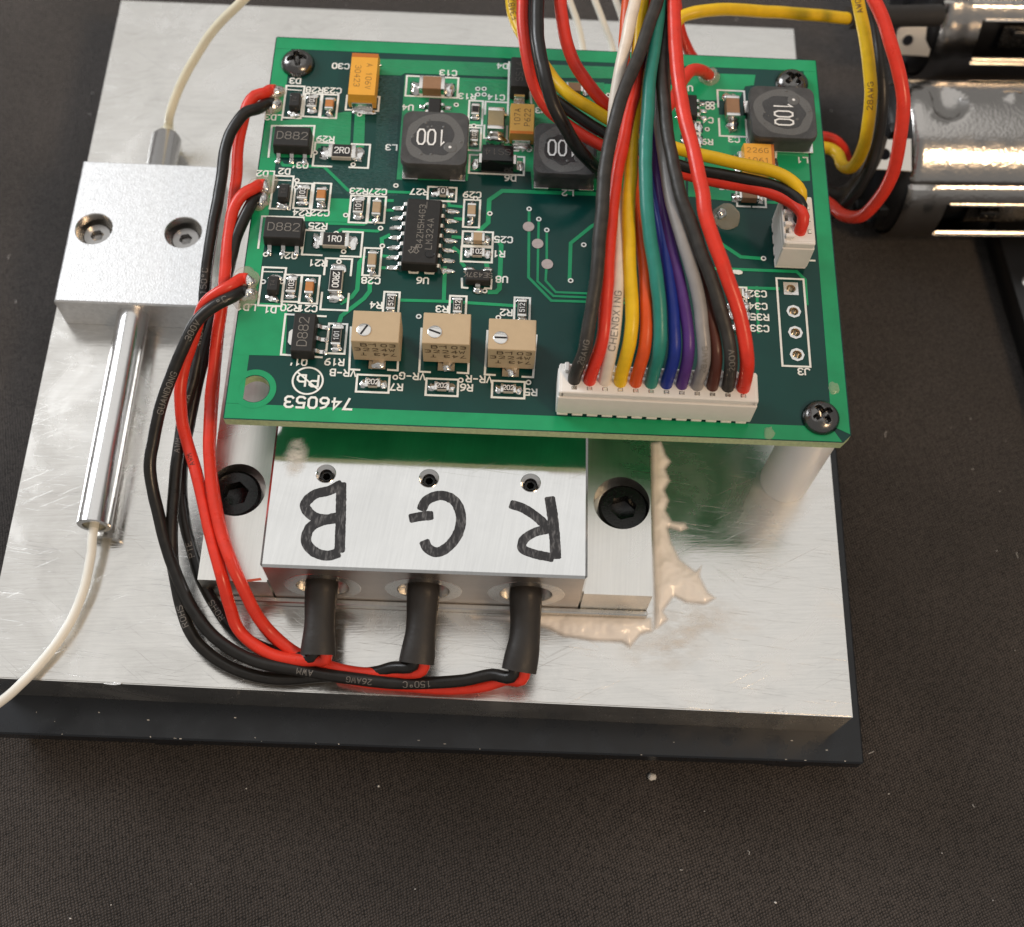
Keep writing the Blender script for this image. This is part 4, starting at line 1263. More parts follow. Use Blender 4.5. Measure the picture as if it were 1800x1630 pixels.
# small diodes in the left column
for r, lab in (((3.28, 39.65, 1.21, 2.02), 1), ((3.32, 27.12, 1.16, 1.87), 1), ((3.45, 15.43, 1.18, 1.88), 1)):
    cx, cy, a, b = r
    o = obj('diode', MB().rbox(0, 0, 0.5, a, b, 0.9, 0.08, 1, taper=0.06), 'epoxy', board, T(cx, cy, HB + 0.05), smooth=20)
    obj('land', MB().box(0, 0, 0, a + 0.5, b + 1.6, 0.02), 'mask_dark', o, T(cx, cy, HB + 0.03))
    tm = MB()
    write(tm, 'T4', 0, 0, 0.965, 0.42, 90, 0.06)
    obj('marking', tm, 'print_dim', o, T(cx, cy, HB + 0.05))
    solder(o, cx - 0.1, cy + b / 2 + 0.28, 1.5, 0.9, 1.0)
    solder(o, cx - 0.2, cy - b / 2 - 0.35, 1.35, 1.1, 1.2)
    solder(o, cx + 0.35, cy - b / 2 - 0.55, 0.8, 0.8, 1.0)

# three power transistors
def transistor(r, rot, legs_dir):
    cx, cy, l, w = r            # body along local x, legs towards local -y
    M = T(cx, cy, HB + 0.05, rot)
    o = obj('power_transistor', MB().rbox(0, 0, 0.78, l, w, 1.5, 0.1, 1, taper=0.05), 'epoxy', board, M, smooth=20)
    tm = MB()
    write(tm, 'D882', 0.05, 0.05, 1.545, 0.95, 0, 0.095, 5.6)
    obj('marking', tm, 'print_grey', o, M)
    lp = MB()
    prof = [(w / 2 - 0.1, 0.42), (w / 2 + 0.15, 0.42), (w / 2 + 0.45, 0.16), (w / 2 + 1.05, 0.12)]
    for (y0, z0), (y1, z1) in zip(prof, prof[1:]):
        lp.add([(-0.21, -y0, z0), (0.21, -y0, z0), (0.21, -y1, z1), (-0.21, -y1, z1), (-0.21, -y0, z0 - 0.2), (0.21, -y0, z0 - 0.2), (0.21, -y1, z1 - 0.12), (-0.21, -y1, z1 - 0.12)],
               [(0, 3, 2, 1), (0, 4, 7, 3), (1, 2, 6, 5), (2, 3, 7, 6)])
    lm = lp.mesh('lead', 'tinned')
    for dx in (-1.45, 0, 1.45):
        obj('lead', lm, None, o, M @ T(dx, 0, 0))
        p = M @ Vector((dx, -w / 2 - 0.95, 0))
        solder(o, p.x, p.y, 0.7, 0.7, 0.8)
    tb = MB().prism([(-0.9, w / 2 - 0.1), (0.9, w / 2 - 0.1), (0.9, w / 2 + 0.25), (0.6, w / 2 + 0.5), (-0.6, w / 2 + 0.5), (-0.9, w / 2 + 0.25)], 0.05, 0.4)
    obj('tab', tb, 'tinned', o, M)
    return o
for r, rot in (((3.6, 34.04, 4.1, 2.8), 0), ((3.92, 22.01, 4.19, 2.82), 0)):
    transistor(r, rot, 0)
cx, cy, a, b = (7.3, 9.39, 2.36, 4.74)
transistor((cx, cy, b, a), 90, 0)

# inductors
def inductor(r, h, rot, label, gloss=0):
    cx, cy, a, b = r
    s = (a + b) / 2 if abs(a - b) < 1.2 else max(a, b)
    M = T(cx, cy, HB + 0.05, rot)
    def octa(k, c):
        hx = s / 2 * k
        c *= s
        return [(-hx + c, -hx), (hx - c, -hx), (hx, -hx + c), (hx, hx - c), (hx - c, hx), (-hx + c, hx), (-hx, hx - c), (-hx, -hx + c)]
    def rsq(k, rad, nseg=5):
        hx = s / 2 * k
        out = []
        for q, (sx, sy) in enumerate(((1, -1), (1, 1), (-1, 1), (-1, -1))):
            for i in range(nseg + 1):
                ang = math.radians(-90 + 90 * q + 90 * i / nseg)
                out.append((sx * (hx - rad) + rad * math.cos(ang), sy * (hx - rad) + rad * math.sin(ang)))
        return out
    mb = MB()
    rings = [(rsq(0.955, 0.9), 0.0), (rsq(0.96, 0.9), h * 0.72), (rsq(1.0, 1.0), h * 0.74), (rsq(1.0, 1.0), h - 0.16), (rsq(0.975, 0.95), h)]
    n = len(rings[0][0])
    for pts, z in rings:
        mb.v += [(x, y, z) for x, y in pts]
    for j in range(len(rings) - 1):
        for i in range(n):
            mb.f.append((j * n + i, j * n + (i + 1) % n, (j + 1) * n + (i + 1) % n, (j + 1) * n + i))
    mb.f.append(tuple(range((len(rings) - 1) * n, len(rings) * n)))
    o = obj('inductor', mb, 'ferrite', board, M, smooth=35)
    tag(o, label)
    rnd = random.Random(label)
    # lacquer drop on the top, paler ring showing round it
    def wob(rad, z, amp, seed, nn=48):
        return [((rad * (1 + amp * mnoise.noise(Vector((math.cos(6.283 * i / nn) * 1.6, math.sin(6.283 * i / nn) * 1.6, seed))))) * math.cos(6.283 * i / nn),
                 (rad * (1 + amp * mnoise.noise(Vector((math.cos(6.283 * i / nn) * 1.6, math.sin(6.283 * i / nn) * 1.6, seed))))) * math.sin(6.283 * i / nn)) for i in range(nn)]
    obj('lacquer', MB().prism(wob(s * 0.455, 0, 0.14, 3.1 + s), h - 0.01, h + 0.012, False), 'lacquer_pale', o, M)
    obj('lacquer', MB().prism(wob(s * 0.315, 0, 0.30, 8.3 + s + len(label)), h + 0.0, h + 0.03, False), 'lacquer', o, M)
    for k in range(9):
        a_ = rnd.uniform(0, 6.28); rr = s * rnd.uniform(0.2, 0.42)
        q = rnd.uniform(0.06, 0.2)
        obj('lacquer_drop', blob(q, q, 0.05, k, 0.2, 9, 2), 'lacquer_pale', o, M @ T(rr * math.cos(a_), rr * math.sin(a_), h + 0.026))
    obj('lacquer_drop', blob(0.75, 0.68, 0.05, 4, 0.1, 16, 3), 'lacquer_pale', o, M @ T(-s * 0.24, s * 0.17, h + 0.026))
    tm = MB()
    write(tm, '100', 0.05 * s, 0.0, h + 0.085, 2.0, 0, 0.2, 5.6, 0.60)
    tm.prism(ellipse(-s * 0.235, s * 0.17, 0.17, 0.17, 12), h + 0.08, h + 0.09, False)
    obj('marking', tm, 'print_white', o, M)
    for sx in (-1, 1):
        obj('terminal', MB().rbox(sx * s * 0.36, 0, 0.16, s * 0.24, s * 1.03, 0.32, 0.06, 1), 'tinned', o, M)
    return o
inductor((19.38, 33.63, 7, 7.48), 2.75, 180, 'square ferrite inductor marked 100, left of the row')
inductor((33.64, 32.91, 6.46, 7.3), 2.75, 180, 'square ferrite inductor marked 100, partly under a black wire')
inductor((57.85, 39.24, 7.22, 7.38), 2.75, -90, 'square ferrite inductor marked 100 sideways at the right edge')

# tantalum capacitors
def tantalum(r, h, rot, material, label, text, band=1, tprint='print_brown', lead_w=0.72):
    cx, cy, l, w = r
    M = T(cx, cy, HB + 0.05, rot)
    mb = MB()
    d = 0.10
    P = [(-l / 2, -w / 2), (l / 2, -w / 2), (l / 2, w / 2), (-l / 2, w / 2)]
    sc = lambda k, dx=0: [(x * k[0], y * k[1]) for x, y in P]
    rings = [(sc((0.95, 0.95)), 0.15), (sc((1.0, 1.0)), h * 0.5), (sc((0.955, 0.93)), h)]
    for pts, z in rings:
        mb.v += [(x, y, z) for x, y in pts]
    for j in range(2):
        for i in range(4):
            mb.f.append((j * 4 + i, j * 4 + (i + 1) % 4, j * 4 + 4 + (i + 1) % 4, j * 4 + 4 + i))
    mb.f += [(8, 9, 10, 11), (3, 2, 1, 0)]
    o = tag(obj('tantalum_capacitor', mb, material, board, M), label)
    bx = band * l * 0.478
    bw = l * 0.09 * band
    obj('polarity_band', MB().box(bx - bw * 0.5, 0, h + 0.006, abs(bw), w * 0.925, 0.012), 'tantalum_band', o, M)
    tm = MB()
    rows = text if isinstance(text, list) else [text]
    for i, t in enumerate(rows):
        write(tm, t, -bx * 0.1, (i - (len(rows) - 1) / 2) * -w * 0.4, h + 0.012, min(0.62, w * 0.24), 0, 0.06, 6.2)
    obj('marking', tm, tprint, o, M)
    for s in (-1, 1):
        obj('terminal', MB().rbox(s * (l / 2 + 0.06), 0, h * 0.28, 0.2, w * lead_w, h * 0.5, 0.04, 1), 'tinned', o, M)
        p = M @ Vector((s * (l / 2 + 0.35), 0, 0))
        if rot % 180 == 0:
            solder(o, p.x, p.y, 0.9, w * 0.9, 1.1)
        else:
            solder(o, p.x, p.y, w * 0.9, 0.9, 1.1)
    return o
cx, cy, a, b = (10.85, 42.46, 3.19, 6.2)
tantalum((cx, cy, b, a), 2.3, 90 + 180, 'tantalum', 'bright orange tantalum capacitor marked 106V at the back left', ['A 106V', '30423'], -1)
cx, cy, a, b = (28.84, 37.45, 2.78, 4.36)
tantalum((cx, cy, b, a), 1.9, 90, 'tantalum_dull', 'dull orange tantalum capacitor between two inductors', ['107A', 'P622'], -1, 'print_tan')
cx, cy, a, b = (55.08, 33.81, 3.48, 3.35)
tantalum((cx, cy, a, b), 1.9, 0, 'tantalum', 'orange tantalum capacitor below the right inductor', ['226G', '1061'], 1)

# rectifier diodes
def rectifier(r, h, rot, label, gloss):
    cx, cy, l, w = r
    M = T(cx, cy, HB + 0.05, rot)
    o = tag(obj('rectifier_diode', MB().rbox(0, 0, h / 2 + 0.05, l, w, h, 0.14, 2, taper=0.05), gloss, board, M, smooth=30), label)
    for s in (-1, 1):
        mb = MB()
        prof = [(l / 2 - 0.05, h * 0.55), (l / 2 + 0.22, h * 0.55), (l / 2 + 0.34, h * 0.45), (l / 2 + 0.36, 0.22), (l / 2 + 0.9, 0.14)]
        hw = w * 0.27
        for (x0, z0), (x1, z1) in zip(prof, prof[1:]):
            mb.add([(s * x0, -hw, z0), (s * x0, hw, z0), (s * x1, hw, z1), (s * x1, -hw, z1)], [(0, 1, 2, 3) if s < 0 else (3, 2, 1, 0)])
        obj('lead', mb, 'tinned', o, M)
        p = M @ Vector((s * (l / 2 + 0.7), 0, 0))
        solder(o, p.x, p.y, *((0.9, w * 0.7, 1.0) if rot % 180 == 0 else (w * 0.7, 0.9, 1.0)))
    tm = MB()
    write(tm, 'SS14', 0, 0.1, h + 0.065, 0.75, 180 if rot == 0 else 0, 0.07, 5.8)
    obj('marking', tm, 'print_dim', o, M)
    return o
rectifier((26.29, 32.39, 3.61, 2.23), 2.2, 0, 'glossy black diode lying crosswise left of the middle inductor', 'epoxy_gloss')
cx, cy, a, b = (28.45, 43.92, 2.25, 4.44)
rectifier((cx, cy, b, a), 2.1, 90, 'matt black diode at the back edge beside the wires', 'epoxy')

# gull-wing packages
def gull(hw, reach, drop, wlead, t=0.16):
    """lead leaving a body side at x=hw, going out and down; local z=0 is the board"""
    prof = [(hw - 0.05, drop), (hw + 0.18, drop), (hw + 0.34, drop - 0.12), (hw + 0.46, 0.22), (hw + 0.62, 0.12), (hw + reach, 0.10)]
    mb = MB()
    for (x0, z0), (x1, z1) in zip(prof, prof[1:]):
        y = wlead / 2
        mb.add([(x0, -y, z0), (x1, -y, z1), (x1, y, z1), (x0, y, z0), (x0, -y, z0 - t), (x1, -y, z1 - t * 0.6), (x1, y, z1 - t * 0.6), (x0, y, z0 - t)],
               [(0, 1, 2, 3), (0, 4, 5, 1), (3, 2, 6, 7), (1, 5, 6, 2)])
    return mb
ux, uy, ua, ub = (18.58, 22.23, 3.43, 8.17)
UROT = -1.2
MU = T(ux, uy, HB + 0.05, UROT)
u6 = tag(obj('integrated_circuit', MB().rbox(0, 0, 0.92, 3.85, 8.55, 1.45, 0.13, 1, taper=0.04), 'epoxy', board, MU, smooth=20), 'black fourteen-pin operational amplifier chip in the middle of the board')
tm = MB()
write(tm, '84ZH5H4G3', -0.15, 0.55, 1.655, 0.62, 90, 0.075, 6.1)
tm.stroke([(0.28, 2.85), (0.28, 3.7)], 0.06, 1.656)
write(tm, 'LM324A', 0.85, -0.35, 1.655, 0.66, 90, 0.075, 6.2)
# maker's emblem: an outline map with strokes
tm.stroke([(-0.35, -2.9), (-0.7, -2.7), (-0.95, -2.9), (-1.2, -2.6), (-0.9, -2.45), (-0.95, -2.1), (-0.6, -2.2), (-0.35, -1.95), (-0.3, -2.4), (-0.1, -2.6), (-0.35, -2.9)], 0.09, 1.656)
tm.stroke([(-0.8, -2.75), (-0.5, -2.15)], 0.09, 1.659)
tm.stroke([(-0.55, -2.8), (-0.45, -2.2)], 0.07, 1.661)
obj('marking', tm, 'print_grey', u6, MU)
obj('pin_mark', MB().lathe([(0, 1.62), (0.42, 1.63), (0.5, 1.66), (0.5, 1.64)], 20, 'z', (1.05, -2.9, 0.02)), 'epoxy_gloss', u6, MU, smooth=True)
lead_l = gull(1.92, 1.25, 0.95, 0.44).mesh('lead', 'tinned')
lead_r = gull(1.92, 1.25, 0.95, 0.44).mesh('lead', 'gold_lead')
for i in range(7):
    y = (i - 3) * 1.27
    for s in (-1, 1):
        ML = MU @ T(0, y, 0, 180 if s < 0 else 0)
        obj('lead', lead_l if s < 0 else lead_r, None, u6, ML)
        p = ML @ Vector((3.05, 0, 0))
        solder(u6, p.x, p.y, 1.25, 0.62, 0.62)
        p = ML @ Vector((2.5, 0, 0))
        solder(u6, p.x, p.y, 0.7, 0.6, 0.75)
for px in ((17.89, 18.15), (19.57, 18.16)):
    SQ = MB().stroke([(px[0] - 0.55, px[1] + 0.3), (px[0] - 0.4, px[1] - 0.15), (px[0] + 0.4, px[1] - 0.15), (px[0] + 0.55, px[1] + 0.3)], 0.24, ZS)
    obj('legend_bracket', SQ, 'silkscreen', board)

cx, cy, a, b = (24.75, 17.37, 2.69, 1.48)
o = tag(obj('regulator', MB().rbox(0, 0, 0.55, 2.7, 1.45, 1.0, 0.1, 1, taper=0.06), 'epoxy', board, T(cx, cy, HB + 0.05), smooth=20), 'small three-legged black reference chip')
tm = MB(); write(tm, 'SE437K', 0, 0, 1.065, 0.55, 180, 0.07, 5.6); obj('marking', tm, 'print_grey', o, T(cx, cy, HB + 0.05))
lm = gull(0.72, 0.75, 0.6, 0.5).mesh('lead', 'tinned')
for dx, rz in ((-0.95, 90), (0.95, 90), (0, -90)):
    ML = T(cx + dx, cy, HB + 0.05, rz)
    obj('lead', lm, None, o, ML)
    p = ML @ Vector((1.25, 0, 0))
    solder(o, p.x, p.y, 1.25, 1.0, 1.1)

def sot6(r, label):
    cx, cy, a, b = r
    o = tag(obj('converter_chip', MB().rbox(0, 0, 0.55, a, b, 1.0, 0.1, 1, taper=0.06), 'epoxy', board, T(cx, cy, HB + 0.05), smooth=20), label)
    lm = gull(a / 2, 0.75, 0.6, 0.34).mesh('lead', 'tinned')
    for i in (-1, 0, 1):
        for rz in (0, 180):
            ML = T(cx, cy + i * b * 0.32, HB + 0.05, rz)
            obj('lead', lm, None, o, ML)
            p = ML @ Vector((a / 2 + 0.7, 0, 0))
            solder(o, p.x, p.y, 1.0, 0.7, 0.8)
sot6((18.97, 39.07, 1.46, 3.21), 'six-legged black converter chip tucked behind the left inductor')
sot6((48.02, 41.2, 1.23, 3.1), 'six-legged black converter chip beside the red wire')

# three trimmers
def trimmer(r, label, slot):
    cx, cy, a, b = r
    h = 4.0
    M = T(cx, cy, HB + 0.05)
    W_, D_ = 4.75, 3.55
    o = tag(obj('trimmer', MB().rbox(0, 0, h / 2 + 0.25, W_, D_, h - 0.2, 0.06, 1), 'trimmer_tan', board, M), label)
    zt = h + 0.15
    mb = MB()
    mb.lathe([(0.72, zt - 0.02), (0.72, zt + 0.05), (0.66, zt + 0.08), (0.0, zt + 0.08)], 24, 'z', (-1.15, -0.45, 0))
    sc = obj('adjusting_screw', mb, 'tinned', o, M, smooth=40)
    obj('slot', MB().box(0, 0, 0, 1.25, 0.2, 0.02), 'dark_hole', sc, M @ T(-1.15, -0.45, zt + 0.088, slot))
    tm = MB()
    yf = -D_ / 2 - 0.012
    xf = lambda x, y, z: (x, yf - (z - 0.0), y)
    for t, x, z, hh, rot in (('B', -1.15, h - 0.5, 0.56, 0), ('103', 0.85, h - 0.5, 0.52, 0), ('3224', -0.5, h - 1.4, 0.54, 0), ('W', 1.6, h - 1.4, 0.54, 0), ('T', -1.3, h - 2.35, 0.5, 180), ('743', 0.9, h - 2.35, 0.5, 180)):
        write(tm, t, x, z, 0.0, hh, rot, 0.11, 6.6, 1.5, xf)
    tm.stroke([(-0.65, h - 0.4), (-0.35, h - 0.35), (-0.2, h - 0.4)], 0.09, 0.003, xf=xf)
    obj('marking', tm, 'print_tan', o, M)
    lead = MB().box(0, -D_ / 2 - 0.25, 0.18, 1.7, 1.3, 0.14)
    obj('terminal', lead, 'tinned', o, M)
    for dx in (-1.2, 1.2):
        obj('terminal', MB().box(dx, D_ / 2 + 0.2, 0.18, 1.0, 0.9, 0.14), 'tinned', o, M)
    solder(o, cx + 0.1, cy - D_ / 2 - 0.25, 1.5, 1.4, 1.5, 0.2)
    return o
trimmer((14.9, 8.85, 4.64, 3.67), 'tan square trimmer labelled VR-B, leftmost', 60)
trimmer((21.93, 8.94, 4.65, 3.6), 'tan square trimmer labelled VR-G, middle', -20)
trimmer((28.5, 8.56, 4.71, 3.66), 'tan square trimmer labelled VR-R, rightmost', 0)

# four-hole header pads
for i, (x, y) in enumerate(pads):
    out_ = [(-0.78, -0.78), (0.78, -0.78), (0.78, 0.78), (-0.78, 0.78)] if i == 0 else ellipse(0, 0, 0.78, 0.78, 8)
    vs, fs = face_with_holes(out_, [ellipse(0, 0, 0.5, 0.5, 18)])
    mb = MB().add([(a, b, 0.045) for a, b, _ in vs], fs)
    pd = obj('header_pad', mb, 'tinned', board, T(x, y, HB + 0.02))
    obj('pad_barrel', MB().lathe([(0.5, 0.055), (0.47, 0.0), (0.47, -1.24), (0.6, -1.25)], 18), 'gold_lead', pd, T(x, y, HB + 0.012), smooth=40)

# big lumps of solder where loose wires are soldered to the board, with flux round them
def wire_joint(x, y, seed, f=1.0, sx=1.0):
    j = obj('wire_joint', blob(1.05 * sx, 0.75, 0.85, seed, 0.32, 18, 7), 'solder', board, T(x, y, HB + 0.03, seed * 31), smooth=60)
    if f:
        obj('flux', blob(1.6 * f, 1.25 * f, 0.6, seed + 20, 0.22, 20, 6), 'flux', j, T(x - 0.25, y, HB + 0.025, seed * 17), smooth=60)
JOINTS = [(0.74, 41.13), (0.82, 39.27), (1.03, 28.09), (0.86, 26.35), (0.53, 16.05), (0.7, 14.52)]
for i, (x, y) in enumerate(JOINTS):
    wire_joint(x, y, i + 1, 1.15 if i in (2, 4, 5) else 0.9)
wire_joint(*(50.36, 46.42), 8, 1.0)
wire_joint(*(38, 32.05), 9, 0.6)
x, y = (50.81, 26.83)
obj('flux', blob(1.5, 1.7, 0.5, 31, 0.2, 20, 6), 'flux', obj('wire_joint', blob(0.7, 0.7, 1.2, 12, 0.3, 18, 7), 'solder', board, T(x, y, HB + 0.03), smooth=60), T(x + 0.5, y, HB + 0.02), smooth=60)
for (x, y), s in (((61.61, 6.16), 3), ((54.69, 0.75), 5)):
    obj('glue_spot', blob(0.55, 0.7, 0.2, s, 0.25, 16, 4, 1.6), 'glue_clear', board, T(x, y, HB + 0.04), smooth=60)
obj('glue_spot', blob(0.6, 0.3, 0.1, 4, 0.2, 14, 3), 'silkscreen', board, T(*(52.35, 19.73), HB + 0.04), smooth=60)

# ================================================================== CONNECTORS
def header(cx, cy, n, rot, pitch=1.5):
    """board-side wafer: low box with comb cut-outs along its foot"""
    L_ = n * pitch + 1.6
    D_, H_ = 3.4, 3.9
    M = T(cx, cy, HB + 0.04, rot)
    o = obj('wafer_housing', MB().rbox(0, 0, H_ / 2 + 0.25, L_, D_, H_ - 0.5, 0.12, 1), 'nylon', board, M, smooth=20)
    k = 0
    x = -L_ / 2 + 0.5
    foot = MB().rbox(0, 0, 0.14, pitch * 0.72, D_ - 0.1, 0.28, 0.05, 1).mesh('foot', 'nylon')
    while x < L_ / 2 - 0.4:
        obj('foot', foot, None, o, M @ T(x + 0.2, 0, 0))
        x += pitch
    return o, M, L_, D_, H_
def plug(cx, cy, n, rot, label, wall_front=True):
    o, M, L_, D_, H_ = header(cx, cy, n, rot)
    p = thing('wire_plug', label, 'plug', M @ T(0, 0, H_))
    zb = H_ + 0.02
    obj('housing', MB().rbox(0, -0.25, zb + 0.45, L_ - 0.5, D_ - 0.75, 0.9, 0.1, 1), 'nylon', p, M, smooth=20)
    tooth = MB().rbox(0, 0, 0.5, 0.46, 1.0, 1.15, 0.09, 1).mesh('tooth', 'nylon', 20)
    for i in range(n + 1):
        obj('tooth', tooth, None, p, M @ T((i - n / 2) * 1.5, D_ / 2 - 0.6, zb + 0.25))
    obj('rear_wall', MB().rbox(0, D_ / 2 - 0.14, zb + 0.35, L_ - 0.25, 0.26, 0.9, 0.08, 1), 'nylon', p, M, smooth=20)
    for s in (-1, 1):
        obj('end_wall', MB().rbox(s * (L_ / 2 - 0.33), 0, zb + 0.42, 0.55, D_ - 0.25, 0.86, 0.1, 1), 'nylon', p, M, smooth=20)
    slot = MB().box(0, 0, 0, 0.5, 0.36, 0.08).mesh('contact_window', 'dark_hole')
    con = MB().rbox(0, 0, 0, 0.42, 0.36, 0.10, 0.03, 1).mesh('crimp_contact', 'gold_lead')
    gap = MB().box(0, 0, 0, 0.55, 0.07, 0.05).mesh('gap', 'dark_hole')
    for i in range(n):
        x = (i - (n - 1) / 2) * 1.5
        w = obj('contact_window', slot, None, p, M @ T(x, -1.02, zb + 0.88))
        obj('crimp_contact', con, None, w, M @ T(x, -1.04, zb + 0.90))
        obj('gap', gap, None, p, M @ T(x + 0.2, -D_ / 2 + 0.24, zb + 0.14 - 0.1))
    return p, M, zb
# centre of the long plug
JC = (42.94, 3.32, 19.78, 1.39)
jx, jy = JC[0], JC[1] + 0.1
plug(jx, jy, 12, -0.6, 'long white twelve-way plug at the front edge of the board')
PC2 = (58.12, 24.27, 3.32, 4.21)
plug(PC2[0] - 0.1, PC2[1] - 0.9, 3, 90, 'short white three-way plug near the right edge of the board')

# ================================================================== WIRES
def wire(label, color, pts, r=0.62, cat='wire', group=None, texts=(), name='wire', ink='print_grey', step=0.5):
    o, path = cable(name, label, cat, pts, r, 'wire_' + color, 14, step, group)
    S = [0.0]
    for a, b in zip(path, path[1:]):
        S.append(S[-1] + (b - a).length)
    view = Vector((-0.05, -0.45, 0.9)).normalized()
    for text, s0, h, flip, side in texts:                       # print running along the insulation
        mb = MB()
        def xf(x, y, z):
            s = min(max(s0 + x * flip, 0.01), S[-1] - 0.01)
            k = next(i for i in range(len(S) - 1) if S[i + 1] >= s)
            t = (s - S[k]) / max(1e-6, S[k + 1] - S[k])
            p = path[k].lerp(path[k + 1], t)
            d0 = (path[min(k + 1, len(path) - 1)] - path[max(k - 1, 0)]).normalized()
            d1 = (path[min(k + 2, len(path) - 1)] - path[k]).normalized()
            d = d0.lerp(d1, t).normalized()
            nn = (view - d * view.dot(d)).normalized()
            bb = nn.cross(d)
            a = (y * flip) / r + side
            q = p + (nn * math.cos(a) + bb * math.sin(a)) * (r + 0.02 + z)
            return (q.x, q.y, q.z)
        for j, g in enumerate(glyphs(text, h, 6.0)):
            dense = []
            for (x0, y0), (x1, y1) in zip(g, g[1:]):
                m = max(1, int(math.hypot(x1 - x0, y1 - y0) / 0.2))
                dense += [(x0 + (x1 - x0) * i / m, y0 + (y1 - y0) * i / m) for i in range(m)]
            dense.append(g[-1])
            mb.stroke(dense, h * 0.14, 0.001 * (j % 4), xf=xf)
        obj('printed_marking', mb, ink, o)
    return o

z = HB
# ---- twelve-wire loom from the long plug up and out over the back of the board
LOOM = 'wires of the twelve-way loom'
def plug_wire(i, pts):
    x = jx + (i - 5.5) * 1.5
    c_, s_ = math.cos(math.radians(-0.6)), math.sin(math.radians(-0.6))
    px, py = jx + (i - 5.5) * 1.5 * c_, jy + (i - 5.5) * 1.5 * s_
    return [(px, py - 0.25, HB + 4.3), (px, py + 0.0, HB + 5.3)] + pts
wire('dark dusty black wire at the left end of the long plug', 'dusty_black', plug_wire(0, [(35.38, 4.6, 24.6), (35.8, 7.05, 26.5), (36.07, 10.15, 28.2), (36.27, 13.36, 29.5), (36.46, 16.29, 30.4), (36.75, 20.97, 31.4), (37.47, 25.28, 32), (38.45, 29.23, 32.4), (39.7, 32.83, 32.6), (40.74, 36.5, 32.8), (41.87, 40.49, 33), (43.18, 45.45, 33.5)]), 0.66, group=LOOM, texts=[('28AWG', 4.6, 0.5, 1, 0)])
wire('red wire second from the left end of the long plug', 'red', plug_wire(1, [(37.01, 5.42, 24.6), (37.25, 9.26, 26.6), (37.32, 13.27, 28.2), (37.56, 17.54, 29.2), (38.19, 22.29, 29.8), (38.92, 26.66, 30), (39.8, 31.88, 30.2), (40.66, 37.65, 30.4), (41.19, 42.84, 30.6), (41.7, 47.99, 31)]), 0.64, group=LOOM)
wire('cream white wire third from the left end of the long plug', 'white', plug_wire(2, [(38.06, 5.21, 24.4), (38.32, 8.54, 26.2), (38.38, 12.82, 27.4), (38.32, 17.73, 27.8), (37.92, 23.52, 28.2), (37.69, 28.06, 29.5), (38.25, 32.75, 31.4), (38.91, 36.34, 32.4), (39.63, 40.36, 33), (40.5, 45.29, 33.5)]), 0.62, group=LOOM, texts=[('CHENGXING', 7.2, 0.62, 1, 0)], ink='print_grey')
wire('bright yellow wire fourth from the left end of the long plug', 'yellow', plug_wire(3, [(39.65, 5.43, 24.8), (39.62, 9.24, 26.8), (39.36, 13.5, 28), (39.17, 18.06, 28.6), (39.33, 21.87, 29), (39.57, 26.01, 29.2), (39.88, 30.19, 29.4), (40.19, 34.04, 29.6), (40.32, 38.38, 30.4), (40.54, 42.01, 31.4), (40.83, 46.88, 32)]), 0.66, group=LOOM)
wire('orange wire between the yellow and green wires of the long plug', 'orange', plug_wire(4, [(41.11, 4.85, 24.3), (41.16, 7.79, 26), (40.83, 12.17, 27), (40.53, 16.13, 27.2), (40.12, 21.79, 27), (39.6, 27.92, 27.2), (39.05, 32.68, 28.4), (38.78, 36.42, 30), (38.93, 40.01, 31), (39.32, 44.84, 31.6)]), 0.62, group=LOOM)
wire('teal green wire in the middle of the long plug', 'green', plug_wire(5, [(42.49, 4.74, 24.6), (42.26, 7.48, 26.6), (41.66, 11.3, 28.4), (41.1, 14.64, 29.4), (40.73, 18.1, 30.2), (40.6, 21.64, 30.8), (40.76, 26.36, 31.4), (41.18, 31.48, 31.8), (41.88, 36.88, 32), (42.4, 41.32, 32.2), (43.04, 46.38, 32.6)]), 0.66, group=LOOM)
wire('deep blue wire right of the green wire', 'blue', plug_wire(6, [(43.94, 4.73, 24.3), (43.71, 7.72, 26), (43.21, 11.26, 27), (42.73, 14.46, 27.4), (42.18, 18.6, 27.6), (41.37, 24.7, 27.8), (40.83, 30.03, 28.2), (41.05, 35.96, 29), (41.75, 42.11, 29.8), (42.44, 48.27, 30)]), 0.62, group=LOOM)
wire('purple wire right of the deep blue wire', 'purple', plug_wire(7, [(45.31, 4.79, 24.3), (44.91, 7.78, 26), (44.23, 10.73, 27), (43.52, 13.97, 27.6), (42.94, 17.22, 27.9), (42.25, 21.83, 28), (41.83, 27.93, 28.2), (41.89, 34.13, 28.6), (42.53, 41.18, 29.2), (43.04, 48.31, 30)]), 0.6, group=LOOM)
wire('pale grey wire between the purple and brown wires', 'grey', plug_wire(8, [(46.77, 4.17, 24.2), (46.52, 6.35, 25.8), (45.93, 9.23, 27.3), (45.14, 11.53, 28.3), (44.34, 14.1, 29), (43.55, 17.11, 29.4), (42.77, 21.44, 29.8), (42.33, 25.51, 30), (42.16, 29.84, 30.2), (42.44, 36.25, 30.4), (42.91, 41.97, 30.8), (43.44, 47.08, 31.2)]), 0.64, group=LOOM, texts=[('28AWG', 4.4, 0.5, 1, 0)])
wire('dark brown wire third from the right end of the long plug', 'brown', plug_wire(9, [(48.1, 4.6, 24.2), (47.59, 7.07, 25.4), (46.9, 9.2, 26.4), (46.27, 11.41, 27), (45.1, 15.55, 27.6), (43.97, 21.23, 28), (43.27, 27.14, 28.4), (43.04, 33.84, 29), (43.21, 40.07, 29.6), (43.7, 47.93, 30.4)]), 0.6, group=LOOM)
